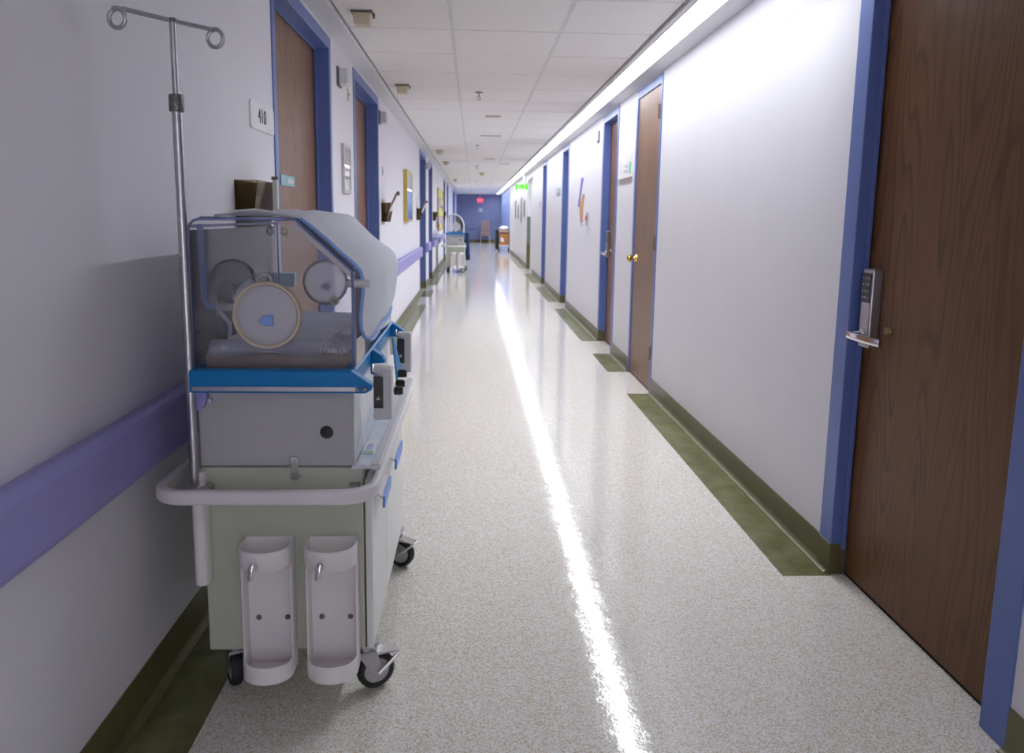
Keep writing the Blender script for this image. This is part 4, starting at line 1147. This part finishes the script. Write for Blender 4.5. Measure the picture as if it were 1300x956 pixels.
# ------------------------------------------------------------------ the far end
rx = thing('exit_sign', (0.30, 39.5, 1.95), 'small red lit exit sign hanging before the blue end wall', 'exit sign')
obj('panel', MB().box(0.155, 0.44, 39.48, 39.54, 1.955, 2.15), 'exitred', rx, bevel=0.005)
obj('stem', MB().box(0.28, 0.31, 39.5, 39.52, 2.15, ZC+0.02), 'lightgrey', rx)
text_obj('lettering', 'EXIT', 0.13, 'exitredl', (0.2975, 39.479, 2.05), (1,0,0), (0,0,1), rx)
wp = thing('wall_plaque', (0.32, YF, 1.58), 'small pale square plaque on the blue end wall above the chair', 'plaque')
obj('plate', MB().box(0.22, 0.44, YF-0.02, YF, 1.48, 1.70), 'teal', wp, bevel=0.004)
obj('inset', MB().box(0.26, 0.40, YF-0.024, YF-0.019, 1.53, 1.65), 'lightgrey', wp)
hr = thing('handrail', (0, YF, 0.7), 'dim blue handrail on the end wall left of the chair', 'handrail', 'end wall handrail')
obj('rail_cover', MB().box(-0.80, 0.14, YF-0.06, YF-0.02, 0.66, 0.76), 'bluewall', hr, bevel=0.01)
for x in (-0.7, -0.3, 0.05): obj('bracket', MB().box(x-0.02, x+0.02, YF-0.03, YF, 0.68, 0.74), 'bluewall', hr)

c = thing('armless_chair', (0.55, 39.2, 0), 'dusty pink high-back chair with pale wooden legs against the end wall', 'chair')
def bar(x0, x1, y0, y1, z0, z1, nm, m_, b=0.006): return obj(nm, MB().box(x0, x1, y0, y1, z0, z1), m_, c, bevel=b)
bar(0.32, 0.80, 38.98, 39.48, 0.40, 0.49, 'seat', 'pinkcloth', 0.02)
obj('backrest', MB().hexa([(0.335, 39.44, 0.46), (0.785, 39.44, 0.46), (0.785, 39.51, 0.46), (0.335, 39.51, 0.46), (0.345, 39.52, 1.07), (0.775, 39.52, 1.07), (0.775, 39.58, 1.07), (0.345, 39.58, 1.07)]), 'pinkcloth', c, bevel=0.02)
for x in (0.32, 0.765):
    bar(x, x+0.035, 38.98, 39.02, 0, 0.40, 'leg', 'palewood')
    bar(x, x+0.035, 39.44, 39.48, 0, 0.42, 'leg', 'palewood')
    bar(x, x+0.035, 38.98, 39.48, 0.36, 0.40, 'seat_rail', 'palewood')
bar(0.32, 0.80, 38.98, 39.01, 0.36, 0.40, 'seat_rail', 'palewood')

# linen cart at the right, far down
lc = thing('linen_cart', (1.14, 30.2, 0), 'orange-brown boxed linen cart on a wire base by the right wall', 'cart')
obj('cart_box', MB().box(0.965, 1.32, 30.0, 30.6, 0.24, 0.66), 'carton', lc, bevel=0.01)
obj('cart_shelf', MB().box(0.955, 1.325, 29.98, 30.62, 0.70, 0.78), 'palewood', lc, bevel=0.008)
obj('shelf_gap_shade', MB().box(0.985, 1.31, 30.01, 30.6, 0.66, 0.70), 'black', lc)  # black block painted in as the shade between box and shelf
obj('base_tray', MB().box(0.95, 1.33, 29.97, 30.62, 0.19, 0.235), 'white', lc, bevel=0.008)
for x in (0.97, 1.30):
    for y in (30.0, 30.55):
        obj('strut', MB().tube([(x, y, 0.2), (x + (0.03 if x > 1.1 else -0.03), y, 0.09)], 0.012, 8), 'steel', lc, smooth=60)
        obj('wheel', MB().lathe([(0, -0.014), (0.04, -0.016), (0.047, -0.008), (0.047, 0.008), (0.04, 0.016), (0, 0.014)], 18, (x + (0.02 if x > 1.1 else -0.03), y, 0.047), 'x'), 'rubber', lc, smooth=40)
obj('paper_label', MB().prism([(1.0, 0.36), (1.12, 0.36), (1.15, 0.42), (1.06, 0.53), (1.01, 0.50)], 29.993, 29.999), 'paper', lc)
ln = thing('linen_pile', (1.12, 30.3, 0.78), 'rumpled white linen heaped on top of the cart', 'linen')
lb = MB().ellipsoid((1.13, 30.3, 0.845), (0.20, 0.27, 0.075), 22, 12)
for v in lb.bm.verts:
    v.co += Vector((0.012*math.sin(19*v.co.y+7*v.co.z), 0.012*math.sin(23*v.co.x), 0.020*math.sin(17*v.co.x+11*v.co.y)))
    v.co.z = max(v.co.z, 0.781)
obj('linen', lb, 'paper', ln, smooth=80)
obj('linen_fold', MB().ellipsoid((1.07, 30.22, 0.885), (0.09, 0.14, 0.05), 16, 8), 'paper', ln, smooth=80)
bg = thing('rubbish_bag', (0.88, 30.2, 0), 'tall black bag hanging on the left side of the linen cart', 'bag')
bb = MB().lathe([(0, 0.06), (0.055, 0.07), (0.072, 0.16), (0.070, 0.45), (0.062, 0.62), (0.066, 0.76), (0.072, 0.79), (0.0, 0.80)], 18, (0.868, 30.22, 0))
for v in bb.bm.verts: v.co.y = 30.22 + (v.co.y-30.22)*3.2 + 0.01*math.sin(17*v.co.z)
obj('sack', bb, 'rubber', bg, smooth=70)
obj('bag_rim', MB().torus((0.868, 30.22, 0.80), 0.072, 0.010, 'z', 24, 8), 'darksteel', bg, smooth=60)
